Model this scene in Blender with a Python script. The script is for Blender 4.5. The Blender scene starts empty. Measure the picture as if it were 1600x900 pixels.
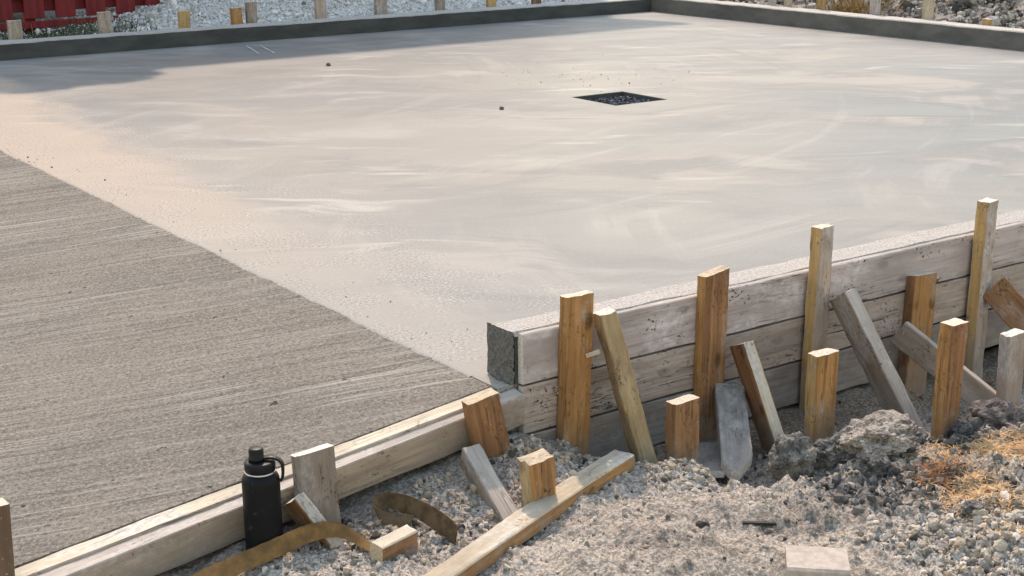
import bpy, math, random
import numpy as np
from mathutils import Vector, Matrix, noise as mnoise

random.seed(7)
rng = np.random.default_rng(11)
scene = bpy.context.scene
COL = scene.collection
V = Vector

# ------------------------------------------------------------------ helpers
def link(o, parent=None):
    COL.objects.link(o)
    if parent is not None:
        o.parent = parent
    return o

def tag(o, label=None, cat=None, group=None, kind=None):
    if label: o['label'] = label
    if cat: o['category'] = cat
    if group: o['group'] = group
    if kind: o['kind'] = kind
    return o

def empty(name, loc):
    o = bpy.data.objects.new(name, None)
    o.location = loc
    o.empty_display_size = 0.1
    return link(o)

def adopt(o, parent):
    """parent without moving: both were placed in world space"""
    o.parent = parent
    o.matrix_parent_inverse = parent.matrix_basis.inverted()

def mesh_obj(name, verts, faces, mats, parent=None, loc=(0, 0, 0), smooth=False, midx=None):
    me = bpy.data.meshes.new(name)
    me.from_pydata([tuple(v) for v in verts], [], faces)
    for m in (mats if isinstance(mats, (list, tuple)) else [mats]):
        me.materials.append(m)
    if midx is not None:
        me.polygons.foreach_set('material_index', np.asarray(midx, dtype=np.int32))
    if smooth:
        me.polygons.foreach_set('use_smooth', np.ones(len(me.polygons), dtype=bool))
    me.update()
    o = bpy.data.objects.new(name, me)
    o.location = loc
    return link(o, parent)

def np_mesh(name, verts, faces, mats, smooth=False, cols=None, parent=None):
    """fast mesh from numpy arrays, faces (n,k) of a constant k"""
    me = bpy.data.meshes.new(name)
    nv, nf, k = len(verts), len(faces), faces.shape[1]
    me.vertices.add(nv)
    me.vertices.foreach_set('co', np.ascontiguousarray(verts, dtype=np.float32).ravel())
    me.loops.add(nf * k)
    me.loops.foreach_set('vertex_index', np.ascontiguousarray(faces, dtype=np.int32).ravel())
    me.polygons.add(nf)
    me.polygons.foreach_set('loop_start', np.arange(0, nf * k, k, dtype=np.int32))
    me.update(calc_edges=True)
    me.polygons.foreach_set('use_smooth', np.full(nf, smooth, dtype=bool))
    if cols is not None:
        a = me.attributes.new('Col', 'FLOAT_COLOR', 'POINT')
        c4 = np.ones((nv, 4), dtype=np.float32); c4[:, :3] = cols
        a.data.foreach_set('color', c4.ravel())
    for m in (mats if isinstance(mats, (list, tuple)) else [mats]):
        me.materials.append(m)
    me.validate()
    o = bpy.data.objects.new(name, me)
    return link(o, parent)

# numpy value noise
def _hash(ix, iy, seed):
    n = (ix.astype(np.int64) * 374761393 + iy.astype(np.int64) * 668265263 + seed * 974711) & 0x7fffffff
    n = ((n ^ (n >> 13)) * 1274126177) & 0x7fffffff
    n = (n ^ (n >> 16)) & 0xffff
    return n / 65535.0

def vnoise(x, y, seed=0):
    ix, iy = np.floor(x), np.floor(y)
    fx, fy = x - ix, y - iy
    fx = fx * fx * (3 - 2 * fx); fy = fy * fy * (3 - 2 * fy)
    a = _hash(ix, iy, seed); b = _hash(ix + 1, iy, seed)
    c = _hash(ix, iy + 1, seed); d = _hash(ix + 1, iy + 1, seed)
    return (a * (1 - fx) + b * fx) * (1 - fy) + (c * (1 - fx) + d * fx) * fy

def fbm(x, y, scale, octv=4, seed=0, gain=0.5):
    s, amp, tot = 0, 1.0, 0
    ca, sa = math.cos(0.6), math.sin(0.6)
    x = x * scale; y = y * scale
    for i in range(octv):
        s = s + amp * (vnoise(x, y, seed + i * 17) - 0.5) * 2
        tot += amp; amp *= gain
        x, y = (x * ca - y * sa) * 2.03 + 3.1, (x * sa + y * ca) * 2.03 + 7.7
    return s / tot

# ------------------------------------------------------------------ node helper
class NM:
    def __init__(self, name):
        self.m = bpy.data.materials.new(name)
        self.m.use_nodes = True
        self.nt = self.m.node_tree
        self.nt.nodes.clear()
        self.out = self.nt.nodes.new('ShaderNodeOutputMaterial')
    def n(self, typ, ins=None, **props):
        nd = self.nt.nodes.new(typ)
        for k, v in props.items():
            setattr(nd, k, v)
        for k, v in (ins or {}).items():
            s = nd.inputs[k]
            if isinstance(v, bpy.types.NodeSocket):
                self.nt.links.new(v, s)
            else:
                s.default_value = v
        return nd
    def math(self, op, a, b=0.0, c=0.0, clamp=False):
        return self.n('ShaderNodeMath', {0: a, 1: b, 2: c}, operation=op, use_clamp=clamp).outputs[0]
    def mapping(self, vec, scale=(1, 1, 1), loc=(0, 0, 0), rot=(0, 0, 0)):
        return self.n('ShaderNodeMapping', {'Vector': vec, 'Scale': scale, 'Location': loc, 'Rotation': rot}).outputs[0]
    def noise(self, vec, scale=1.0, detail=4.0, rough=0.5, dist=0.0):
        return self.n('ShaderNodeTexNoise', {'Vector': vec, 'Scale': scale, 'Detail': detail, 'Roughness': rough,
                                             'Distortion': dist}).outputs[0]
    def step(self, v, lo, hi):
        return self.n('ShaderNodeMapRange', {'Value': v, 'From Min': lo, 'From Max': hi}, interpolation_type='SMOOTHSTEP').outputs[0]
    def mix(self, f, a, b, blend='MIX'):
        nd = self.n('ShaderNodeMix', data_type='RGBA', blend_type=blend)
        for idx, v in ((0, f), (6, a), (7, b)):
            s = nd.inputs[idx]
            if isinstance(v, bpy.types.NodeSocket):
                self.nt.links.new(v, s)
            elif idx == 0:
                s.default_value = v
            else:
                s.default_value = (v[0], v[1], v[2], 1)
        return nd.outputs[2]
    def bsdf(self, color, rough=0.8, normal=None, metal=0.0, spec=0.3):
        ins = {'Roughness': rough, 'Metallic': metal, 'Specular IOR Level': spec}
        ins['Base Color'] = color if isinstance(color, bpy.types.NodeSocket) else (color[0], color[1], color[2], 1)
        if normal is not None: ins['Normal'] = normal
        b = self.n('ShaderNodeBsdfPrincipled', ins)
        self.nt.links.new(b.outputs[0], self.out.inputs[0])
        return self.m
    def bump(self, h, strength=0.5, dist=0.01, normal=None):
        ins = {'Height': h, 'Strength': strength, 'Distance': dist}
        if normal is not None: ins['Normal'] = normal
        return self.n('ShaderNodeBump', ins).outputs[0]
    def coord(self):
        return self.n('ShaderNodeTexCoord').outputs['Object']
    def geo_pos(self):
        return self.n('ShaderNodeNewGeometry').outputs['Position']

def simple(name, col, rough=0.7, metal=0.0, spec=0.3, var=0.15, scale=40):
    k = NM(name)
    c = k.coord()
    n = k.noise(c, scale, 4, 0.6)
    dark = tuple(v * (1 - var) for v in col); lite = tuple(min(1, v * (1 + var)) for v in col)
    return k.bsdf(k.mix(k.step(n, .3, .7), dark, lite), rough, k.bump(n, 0.15, 0.004), metal, spec)

# ------------------------------------------------------------------ materials
def wood(name, c1, c2, cement=0.0, ccol=(.42, .38, .36), knots=0.5, specks=0.3, cracks=0.6, warm=None, bandz=None, rough=.85, cscale=1.0):
    """sawn timber; local z runs along the grain"""
    k = NM(name)
    oi = k.n('ShaderNodeObjectInfo').outputs['Random']
    off = k.n('ShaderNodeCombineXYZ', {0: k.math('MULTIPLY', oi, 3.7), 1: k.math('MULTIPLY', oi, 7.1), 2: k.math('MULTIPLY', oi, 5.3)}).outputs[0]
    co = k.n('ShaderNodeVectorMath', {0: k.coord(), 1: off}, operation='ADD').outputs[0]
    g = k.noise(k.mapping(co, (55, 55, 2.6)), 1, 5, .6, .6)
    fib = k.noise(k.mapping(co, (260, 260, 9)), 1, 3, .6)
    bl = k.noise(k.mapping(co, (9, 9, 4)), 1, 5, .65)
    col = k.mix(k.step(g, .35, .66), c1, c2)
    col = k.mix(k.math('MULTIPLY', k.step(fib, .45, .75), .38), col, tuple(v * .55 for v in c1))
    col = k.mix(k.math('MULTIPLY', k.step(bl, .42, .72), .45), col, tuple(v * .6 for v in c2))
    if warm:
        wn = k.noise(k.mapping(co, (7, 7, 3)), 1, 3, .5)
        col = k.mix(k.step(wn, .48, .62), col, warm)
    # knots
    vo = k.n('ShaderNodeTexVoronoi', {'Vector': k.mapping(co, (11, 11, 6)), 'Scale': 1.0}).outputs['Distance']
    kn = k.math('MULTIPLY', k.math('SUBTRACT', 1, k.step(vo, .10, .20)), knots)
    col = k.mix(kn, col, tuple(v * .3 for v in c2))
    # drying cracks along the grain
    cr = k.noise(k.mapping(co, (38, 38, 1.3)), 1, 3, .55, .3)
    crk = k.math('MULTIPLY', k.math('SUBTRACT', 1, k.step(k.math('ABSOLUTE', k.math('SUBTRACT', cr, .5)), .002, .011)), cracks)
    gate = k.step(k.noise(k.mapping(co, (6, 6, 2.5)), 1, 2, .5), .45, .6)
    crk = k.math('MULTIPLY', crk, gate)
    col = k.mix(crk, col, (.025, .02, .016))
    if cement > 0:
        cn = k.noise(k.mapping(co, (13 * cscale, 13 * cscale, 5 * cscale)), 1, 7, .68, .4)
        cm = k.step(cn, .66 - .34 * cement, .80 - .26 * cement)
        cn2 = k.noise(k.mapping(co, (90, 90, 60)), 1, 3, .6)
        ccv = k.mix(k.step(cn2, .3, .7), tuple(v * .72 for v in ccol), tuple(min(1, v * 1.18) for v in ccol))
        col = k.mix(k.math('MULTIPLY', cm, .86), col, ccv)
    # black specks and scrapes
    sp = k.noise(k.mapping(co, (120, 120, 75)), 1, 3, .6)
    sg = k.step(k.noise(k.mapping(co, (12, 12, 8)), 1, 3, .6), .5, .62)
    spm = k.math('MULTIPLY', k.math('MULTIPLY', k.step(sp, .56, .64), sg), specks)
    col = k.mix(spm, col, (.035, .03, .028))
    # oblique scrapes and nail or form-oil stains
    sc_ = k.noise(k.mapping(co, (30, 30, 18), rot=(.2, .5, .3)), 1, 6, .72, 1.0)
    col = k.mix(k.math('MULTIPLY', k.step(sc_, .60, .68), .55 * min(1, specks + .2)), col, tuple(v * .28 for v in c2))
    wash = k.noise(k.mapping(co, (5, 5, 2.2)), 1, 4, .6)
    col = k.mix(k.math('MULTIPLY', k.step(wash, .54, .36), .60), col, tuple(v * .55 for v in c1))
    # dirt and concrete splash
    sl = k.noise(k.mapping(co, (150, 150, 110)), 1, 2, .5)
    col = k.mix(k.math('MULTIPLY', k.step(sl, .70, .76), .5), col, (.62, .58, .54))
    tone = k.math('ADD', .90, k.math('MULTIPLY', k.math('FRACT', k.math('MULTIPLY', oi, 7.31)), .30))
    tc_ = k.n('ShaderNodeCombineXYZ', {0: tone, 1: tone, 2: tone}).outputs[0]
    col = k.mix(1.0, col, tc_, 'MULTIPLY')
    wz = k.n('ShaderNodeSeparateXYZ', {0: k.geo_pos()}).outputs[2]
    mn = k.noise(k.mapping(k.geo_pos(), (22, 22, 22)), 1, 5, .65)
    mud = k.math('SUBTRACT', 1, k.step(k.math('ADD', wz, k.math('MULTIPLY', k.math('SUBTRACT', mn, .5), .5)), -.30, -.13))
    col = k.mix(k.math('MULTIPLY', mud, .55), col, (.36, .31, .265))
    h = k.math('ADD', k.math('MULTIPLY', fib, .5), k.math('SUBTRACT', g, k.math('MULTIPLY', crk, 1.5)))
    return k.bsdf(col, rough, k.bump(h, .55, .004), 0, .2)

W_ORANGE = wood('fresh_orange_timber', (.50, .265, .105), (.34, .165, .062), .30, (.44, .36, .29), knots=.8, specks=.6)
W_BROWN = wood('brown_timber', (.36, .185, .085), (.21, .105, .052), .36, (.40, .32, .27), knots=.6, specks=.8)
W_YELLOW = wood('yellow_grey_timber', (.56, .365, .165), (.42, .25, .10), .36, (.33, .28, .26), knots=.5, specks=.7)
W_STAKEGREY = wood('grey_stained_stake', (.43, .34, .275), (.33, .25, .195), .6, (.47, .42, .395), knots=.4, specks=.6)
W_PINK = wood('pinkish_weathered_board', (.63, .535, .505), (.50, .415, .39), .5, (.74, .67, .65), knots=.5, specks=1.1, cracks=.8, cscale=.6)
W_MID = wood('weathered_board_lower', (.50, .41, .35), (.34, .265, .22), .42, (.58, .51, .47), knots=.5, specks=1.1, cracks=.9, cscale=.6)
W_LOW = wood('bottom_board_grey', (.33, .28, .25), (.23, .19, .17), .5, (.40, .37, .35), knots=.2, specks=.7, cracks=.7, cscale=.6)
W_FORM = wood('form_plank', (.46, .37, .29), (.33, .255, .20), .48, (.48, .42, .385), knots=.4, specks=.7, cscale=.7)
W_BRACE = wood('cement_splashed_brace', (.42, .33, .25), (.31, .235, .18), .62, (.45, .415, .39), knots=.3, specks=1.0)
W_BARK = wood('peeling_bark_brace', (.52, .385, .22), (.36, .245, .13), .5, (.15, .105, .075), knots=.3, specks=1.0, cracks=1.0, cscale=1.3)
W_CREAM = wood('pale_plank', (.60, .50, .37), (.50, .39, .26), .55, (.62, .575, .52), knots=.3, specks=.6)
W_STUMP = wood('splintered_stump', (.44, .22, .08), (.20, .11, .06), .3, (.16, .12, .09), knots=.2, specks=1.1, cracks=1.0, cscale=1.4)
W_GREYBROWN = wood('dark_grey_brown_stake', (.31, .25, .205), (.22, .175, .145), .5, (.34, .305, .28), knots=.6, specks=1.0)
W_DARK = wood('dark_dirty_stake', (.24, .155, .10), (.15, .095, .065), .4, (.24, .21, .19), knots=.3, specks=.9)
W_GREYDARK = wood('dark_cement_coated_board', (.24, .215, .19), (.18, .165, .15), .7, (.33, .315, .295), knots=0, specks=.8, cracks=.3, cscale=1.5)
END_PALE = simple('sawn_end_pale', (.62, .52, .42), .9, var=.2, scale=120)
END_GREY = simple('sawn_end_grey', (.60, .56, .50), .9, var=.22, scale=120)
END_ORANGE = simple('sawn_end_orange', (.52, .41, .29), .9, var=.2, scale=120)
TOP_CREAM = wood('cream_lit_top', (.68, .58, .44), (.56, .47, .36), .6, (.62, .57, .51), knots=.1, specks=.5, cracks=.7)  # fresh cream wood; also puts sunlight on upper faces into the colour
TOP_GREY = wood('greyed_top', (.56, .49, .42), (.46, .39, .33), .45, (.62, .57, .52), knots=.1, specks=.6, cracks=.6)

def concrete_slab_mat():
    k = NM('trowelled_concrete')
    p = k.geo_pos()
    al = math.atan2(-.577, .817)
    pr = k.mapping(p, (1, 1, 1), (0, 0, 0), (0, 0, -al))
    wa = k.n('ShaderNodeTexNoise', {'Vector': p, 'Scale': .8, 'Detail': 3.0}).outputs['Color']
    pw = k.n('ShaderNodeVectorMath', {0: pr, 1: k.n('ShaderNodeVectorMath', {0: wa, 3: .7}, operation='SCALE').outputs[0]}, operation='ADD').outputs[0]
    X = k.n('ShaderNodeSeparateXYZ', {0: p}).outputs
    big = k.noise(k.mapping(pw, (.40, .62, 1)), 1, 7, .58, .3)
    cloud = k.noise(k.mapping(pw, (.85, 1.7, 1), (3, 5, 0)), 1, 8, .58, .45)
    cloud2 = k.noise(k.mapping(pw, (.9, 1.9, 1), (13, 2, 0)), 1, 8, .58, .5)
    wisp = k.noise(k.mapping(pw, (1.1, 4.6, 1), (7, 1, 0)), 1, 7, .56, .7)
    gate = k.step(k.noise(k.mapping(pr, (.8, 1.3, 1), (31, 0, 0)), 1, 3, .5), .42, .62)
    sand = k.noise(k.mapping(p, (70, 70, 70)), 1, 5, .7)
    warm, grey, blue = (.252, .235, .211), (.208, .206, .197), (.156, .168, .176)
    damp_sheen = k.n('ShaderNodeVectorMath', {0: k.mapping(p, (.42, .62, 0)), 1: (2.02, 1.15, 0)}, operation='DISTANCE').outputs['Value']
    damp_sheen = k.math('SUBTRACT', 1, k.step(k.math('ADD', damp_sheen, k.math('MULTIPLY', k.math('SUBTRACT', cloud, .5), 2.4)), .25, 1.25))
    right = k.math('ADD', k.math('ADD', k.math('MULTIPLY', k.step(X[0], 1.0, 6.5), .3), k.math('MULTIPLY', damp_sheen, .75)), k.math('MULTIPLY', k.math('SUBTRACT', big, .5), 2.2), clamp=True)
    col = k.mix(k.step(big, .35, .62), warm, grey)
    col = k.mix(k.math('MULTIPLY', right, .85), col, blue)  # bluish sky sheen of the damp right side, put into the colour
    col = k.mix(k.math('MULTIPLY', k.step(cloud, .50, .66), .7), col, (.350, .324, .292))
    col = k.mix(k.math('MULTIPLY', k.step(cloud2, .51, .38), .75), col, (.178, .180, .177))
    col = k.mix(k.math('MULTIPLY', k.math('MULTIPLY', k.step(wisp, .55, .68), gate), .65), col, (.43, .40, .365))
    col = k.mix(k.math('MULTIPLY', k.math('MULTIPLY', k.step(wisp, .44, .34), k.math('SUBTRACT', 1, gate)), .5), col, (.16, .163, .164))
    # curved trowel passes
    for (ax, ay, off_) in ((4.0, -.4, 0.0), (1.2, 6.6, 4.0)):
        q = k.n('ShaderNodeVectorMath', {0: p, 1: (ax, ay, 0)}, operation='SUBTRACT').outputs[0]
        qs = k.n('ShaderNodeSeparateXYZ', {0: q}).outputs
        rr = k.n('ShaderNodeVectorMath', {0: q}, operation='LENGTH').outputs['Value']
        th = k.math('ARCTAN2', qs[1], qs[0])
        pv = k.n('ShaderNodeCombineXYZ', {0: k.math('MULTIPLY', rr, 5.0), 1: k.math('MULTIPLY', th, 1.6), 2: off_}).outputs[0]
        arc = k.noise(pv, 1, 5, .6, .2)
        ag = k.step(k.noise(k.mapping(p, (.7, .7, 1), (off_ + 3, 0, 0)), 1, 3, .5), .46, .6)
        col = k.mix(k.math('MULTIPLY', k.math('MULTIPLY', k.step(arc, .54, .68), ag), .30), col, (.38, .355, .325))
        col = k.mix(k.math('MULTIPLY', k.math('MULTIPLY', k.step(arc, .46, .34), ag), .42), col, (.165, .168, .168))
    # warm rough strip along the ramp, widening away from the viewer
    edge = k.noise(k.mapping(p, (2.2, 1.1, 1)), 1, 6, .65)
    wid = k.math('ADD', .22, k.math('MULTIPLY', X[1], .055))
    xw = k.math('SUBTRACT', k.math('ADD', X[0], k.math('MULTIPLY', k.math('SUBTRACT', edge, .5), .9)), wid)
    band = k.math('SUBTRACT', 1, k.step(xw, -.10, .30))
    peach = k.mix(k.step(X[1], .3, 4.5), (.365, .335, .298), (.47, .372, .29))
    col = k.mix(k.math('MULTIPLY', band, .75), col, peach)
    pit = k.noise(k.mapping(p, (95, 95, 95)), 1, 4, .75)
    patch = k.step(k.noise(k.mapping(p, (3.2, 3.2, 1)), 1, 5, .65), .42, .56)
    zone = k.math('SUBTRACT', 1, k.step(xw, .15, .75))
    drn = k.n('ShaderNodeVectorMath', {0: p, 1: (3.9, 4.6, 0)}, operation='DISTANCE').outputs['Value']
    rz1 = k.math('MULTIPLY', k.math('SUBTRACT', 1, k.step(drn, .3, 1.1)), .6)
    rough = k.math('MAXIMUM', k.math('MULTIPLY', zone, patch), k.math('MAXIMUM', rz1, k.math('MULTIPLY', patch, .12)))
    col = k.mix(k.math('MULTIPLY', k.math('MULTIPLY', k.step(pit, .54, .62), rough), .8), col, (.14, .13, .12))
    col = k.mix(k.math('MULTIPLY', k.math('MULTIPLY', k.step(pit, .46, .38), rough), .6), col, (.56, .52, .47))
    col = k.mix(k.math('MULTIPLY', k.math('SUBTRACT', sand, .5), .5), col, (.6, .57, .54))
    ro = k.math('ADD', .46, k.math('MULTIPLY', k.step(cloud, .35, .65), .2))
    ro = k.math('ADD', ro, k.math('MULTIPLY', band, .3))
    hh = k.math('ADD', k.math('MULTIPLY', wisp, .35), k.math('ADD', k.math('MULTIPLY', cloud2, .6), k.math('MULTIPLY', k.math('MULTIPLY', pit, rough), .6)))
    return k.bsdf(col, ro, k.bump(hh, .22, .006), 0, .26)

def ramp_mat():
    k = NM('broomed_concrete')
    p = k.geo_pos()
    a = math.atan2(.42, -.91)
    pr = k.mapping(p, (1, 1, 1), (0, 0, 0), (0, 0, -a))
    wv = k.n('ShaderNodeTexNoise', {'Vector': p, 'Scale': .9, 'Detail': 3.0}).outputs['Color']
    pw = k.n('ShaderNodeVectorMath', {0: pr, 1: k.n('ShaderNodeVectorMath', {0: wv, 3: .14}, operation='SCALE').outputs[0]}, operation='ADD').outputs[0]
    st = k.noise(k.mapping(pw, (.9, 42, 1)), 1, 6, .7)
    st2 = k.noise(k.mapping(pw, (1.5, 75, 1), (5, 3, 0)), 1, 4, .65)
    gate = k.step(k.noise(k.mapping(pr, (.9, 2.2, 1)), 1, 4, .6), .40, .62)
    gr = k.noise(k.mapping(p, (105, 105, 105)), 1, 5, .8)
    gr2 = k.noise(k.mapping(p, (230, 230, 230)), 1, 2, .7)
    big = k.noise(k.mapping(p, (1.6, 1.6, 1)), 1, 6, .62)
    col = k.mix(k.step(big, .35, .65), (.262, .228, .190), (.212, .190, .165))
    blu = k.noise(k.mapping(p, (1.1, 1.1, 1), (9, 4, 0)), 1, 4, .6)
    col = k.mix(k.math('MULTIPLY', k.step(blu, .55, .7), .45), col, (.185, .178, .172))
    col = k.mix(k.math('MULTIPLY', k.step(st, .50, .62), .62), col, (.34, .305, .268))
    col = k.mix(k.math('MULTIPLY', k.step(st, .48, .36), .62), col, (.125, .112, .10))
    col = k.mix(k.math('MULTIPLY', k.step(gr, .52, .63), .66), col, (.45, .405, .345))
    col = k.mix(k.math('MULTIPLY', k.step(gr, .48, .38), .72), col, (.070, .062, .055))
    col = k.mix(k.math('MULTIPLY', k.math('MULTIPLY', k.step(st2, .53, .64), gate), .85), col, (.48, .44, .395))
    col = k.mix(k.math('MULTIPLY', k.step(k.noise(k.mapping(p, (26, 26, 26)), 1, 2, .5), .735, .765), .85), col, (.04, .035, .03))
    h = k.math('ADD', k.math('MULTIPLY', gr, 1.0), k.math('ADD', k.math('MULTIPLY', gr2, .5), k.math('ADD', k.math('MULTIPLY', st2, .5), st)))
    return k.bsdf(col, .92, k.bump(h, 1.0, .006), 0, .15)

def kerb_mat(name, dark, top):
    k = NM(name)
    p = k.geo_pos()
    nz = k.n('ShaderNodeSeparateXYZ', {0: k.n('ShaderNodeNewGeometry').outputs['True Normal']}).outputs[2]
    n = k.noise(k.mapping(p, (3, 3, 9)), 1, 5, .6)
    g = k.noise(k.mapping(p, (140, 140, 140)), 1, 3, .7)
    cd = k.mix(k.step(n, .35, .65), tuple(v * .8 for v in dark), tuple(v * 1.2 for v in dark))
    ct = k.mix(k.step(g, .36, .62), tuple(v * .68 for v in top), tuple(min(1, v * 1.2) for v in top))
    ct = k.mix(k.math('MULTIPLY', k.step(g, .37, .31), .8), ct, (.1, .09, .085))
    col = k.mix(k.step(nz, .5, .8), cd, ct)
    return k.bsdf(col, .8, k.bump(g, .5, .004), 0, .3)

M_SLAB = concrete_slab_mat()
M_RAMP = ramp_mat()
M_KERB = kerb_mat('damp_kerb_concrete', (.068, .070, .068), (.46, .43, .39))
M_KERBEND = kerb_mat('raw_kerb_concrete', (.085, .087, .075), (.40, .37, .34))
M_KERBR = kerb_mat('lighter_kerb_concrete', (.155, .147, .132), (.46, .43, .39))  # right kerb: paler side face than the far one
def end_mat():
    k = NM('broken_concrete'); p = k.geo_pos()
    n = k.noise(k.mapping(p, (130, 130, 130)), 1, 4, .7); n2 = k.noise(k.mapping(p, (25, 25, 25)), 1, 3, .6)
    c = k.mix(k.step(n, .35, .62), (.105, .10, .092), (.19, .182, .168))
    return k.bsdf(k.mix(k.math('MULTIPLY', k.step(n2, .55, .7), .4), c, (.16, .155, .135)), .9, k.bump(n, .8, .006), 0, .2)
M_END = end_mat()

def ground_mat():
    k = NM('dusty_soil')
    p = k.geo_pos()
    at = k.n('ShaderNodeAttribute', attribute_name='Col').outputs['Color']
    n1 = k.noise(k.mapping(p, (110, 110, 110)), 1, 5, .7)
    n2 = k.noise(k.mapping(p, (28, 28, 28)), 1, 4, .65)
    n3 = k.noise(k.mapping(p, (260, 260, 260)), 1, 2, .6)
    col = k.mix(k.step(n1, .40, .64), k.mix(1, at, (.52, .52, .52), 'MULTIPLY'), k.mix(1, at, (1.28, 1.27, 1.25), 'MULTIPLY'))
    col = k.mix(k.math('MULTIPLY', k.step(n2, .47, .33), .7), col, (.11, .095, .08))
    col = k.mix(k.math('MULTIPLY', k.step(n3, .66, .74), .6), col, (.7, .67, .63))
    h = k.math('ADD', n1, k.math('MULTIPLY', n3, .5))
    return k.bsdf(col, .95, k.bump(h, .9, .006), 0, .1)

def stone_mat():
    k = NM('crushed_stone')
    at = k.n('ShaderNodeAttribute', attribute_name='Col').outputs['Color']
    p = k.geo_pos()
    n = k.noise(k.mapping(p, (180, 180, 180)), 1, 3, .6)
    col = k.mix(k.step(n, .3, .7), k.mix(1, at, (.72, .72, .72), 'MULTIPLY'), k.mix(1, at, (1.15, 1.15, 1.15), 'MULTIPLY'))
    return k.bsdf(col, .9, k.bump(n, .4, .003), 0, .15)

M_GROUND = ground_mat()
M_STONE = stone_mat()

# ------------------------------------------------------------------ ground
CP = np.array([
    (-1.9, -.25, -.34), (-1.3, -.2, -.285), (-.95, -.14, -.245), (-.95, -.30, -.23), (-.737, -.17, -.208), (-.60, -.2, -.207),
    (-.52, -.15, -.207), (-.38, -.15, -.185), (-.25, -.15, -.16), (-.1, -.15, -.135), (.02, -.13, -.115), (-.02, -.2, -.135), (.04, -.25, -.155),
    (.15, -.14, -.16), (.25, -.15, -.24), (.16, -.24, -.20), (.32, -.14, -.275), (.5, -.12, -.278), (.5, -.22, -.30), (.7, -.12, -.285), (.66, -.28, -.315),
    (.9, -.12, -.284), (1.1, -.12, -.285), (1.3, -.12, -.286), (1.2, -.24, -.31), (1.5, -.12, -.29), (1.6, -.22, -.36), (1.9, -.15, -.37), (2.2, -.3, -.38),
    (3, -.2, -.40), (5, -.3, -.42),
    (-.09, -.37, -.195), (-.2, -.3, -.19), (-.35, -.3, -.205), (-.5, -.38, -.208), (-.45, -.48, -.215), (-.62, -.35, -.205),
    (.25, -.31, -.215), (-.16, -.45, -.222), (-.5, -.56, -.222), (.1, -.34, -.21), (-.8, -.5, -.21),
    (.37, -.26, -.265), (.45, -.28, -.27), (.36, -.40, -.215), (.28, -.46, -.20), (.2, -.6, -.19), (.42, -.55, -.225), (.52, -.46, -.325), (.60, -.42, -.315), (.50, -.50, -.305),
    (.55, -.33, -.305), (.55, -.62, -.225), (.33, -.75, -.215), (.0, -.62, -.185), (-.2, -.75, -.185), (-.4, -.9, -.19), (.2, -1.0, -.205), (0, -1.25, -.19), (.6, -1.2, -.195),
    (.93, -.33, -.30), (1.19, -.56, -.285), (1.6, -.5, -.33), (.66, -.49, -.265), (.8, -.47, -.265), (.9, -.62, -.235), (1.05, -.65, -.225), (1.02, -.5, -.28),
    (1.15, -.75, -.205), (1.25, -.85, -.20), (1.0, -.88, -.20), (.75, -.7, -.225), (.7, -.9, -.21), (.9, -1.1, -.205), (1.5, -.75, -.27), (2, -.8, -.3), (1.6, -1.3, -.22),
    (1.35, -.40, -.32), (1.75, -.3, -.36), (2.6, -1.6, -.3), (-1.5, -1.6, -.24), (0, -2.2, -.2), (-2.4, -3.2, -.25), (2, -2.6, -.25),
])

def base_height(x, y):
    shp = x.shape
    xf, yf = x.ravel(), y.ravel()
    out = np.empty_like(xf)
    for s in range(0, len(xf), 20000):
        dx = xf[s:s + 20000, None] - CP[None, :, 0]; dy = yf[s:s + 20000, None] - CP[None, :, 1]
        d2 = dx * dx + dy * dy + .0018
        w = 1.0 / d2 ** 1.75
        out[s:s + 20000] = (w * CP[None, :, 2]).sum(1) / w.sum(1)
    return out.reshape(shp)

def sm(x, a, b):
    t = np.clip((x - a) / (b - a), 0, 1)
    return t * t * (3 - 2 * t)

def darkzone(x, y):
    """clods and dark soil along the ridge in front of the outer stakes"""
    u, v = .817 * x - .577 * y, .577 * x + .817 * y
    d = np.exp(-(((u - 1.06) / .17) ** 2 + ((v + .20) / .10) ** 2) ** 1.5)
    d = np.maximum(d, .9 * np.exp(-(((u - 1.19) / .07) ** 2 + ((v + .14) / .10) ** 2)))
    d = np.maximum(d, .9 * np.exp(-(((u - 1.25) / .35) ** 2 + ((v - .12) / .07) ** 2)))
    d = np.maximum(d, .7 * np.exp(-(((u - .76) / .10) ** 2 + ((v + .48) / .05) ** 2)))
    d = np.maximum(d, .55 * np.exp(-(((u - .45) / .14) ** 2 + ((v + .62) / .05) ** 2)))
    d = np.maximum(d, .6 * np.exp(-(((u - .95) / .14) ** 2 + ((v + .33) / .05) ** 2)))
    return np.clip(d * (0.85 + 1.3 * fbm(x, y, 13, 5, 5)), 0, 1)

def strawzone(x, y):
    u, v = .817 * x - .577 * y, .577 * x + .817 * y
    d = np.exp(-(((u - 1.27) / .10) ** 2 + ((v + .29) / .10) ** 2))
    d = np.maximum(d, np.exp(-(((u - 1.42) / .16) ** 2 + ((v + .00) / .07) ** 2)))
    d = np.maximum(d, .7 * np.exp(-(((u - 1.25) / .05) ** 2 + ((v + .52) / .04) ** 2)))
    return np.clip(d * (.95 + 1.0 * fbm(x, y, 16, 4, 9)), 0, 1)

def gravelzone(x, y):
    d = np.exp(-(((x - .40) / .16) ** 2 + ((y + .40) / .13) ** 2))
    d = np.maximum(d, sm(x, .35, .55) * sm(-y, .86, 1.0) * (1 - sm(x, 1.4, 1.7)))
    d = np.maximum(d, sm(x, .95, 1.1) * sm(-y, .95, 1.05))
    d = np.maximum(d, .8 * np.exp(-(((x + .35) / .35) ** 2 + ((y + .25) / .18) ** 2)))
    d = np.maximum(d, .8 * np.exp(-(((x - .08) / .2) ** 2 + ((y + .22) / .12) ** 2)))
    return np.clip(d * (.9 + .5 * fbm(x, y, 10, 3, 3)), 0, 1)

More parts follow.
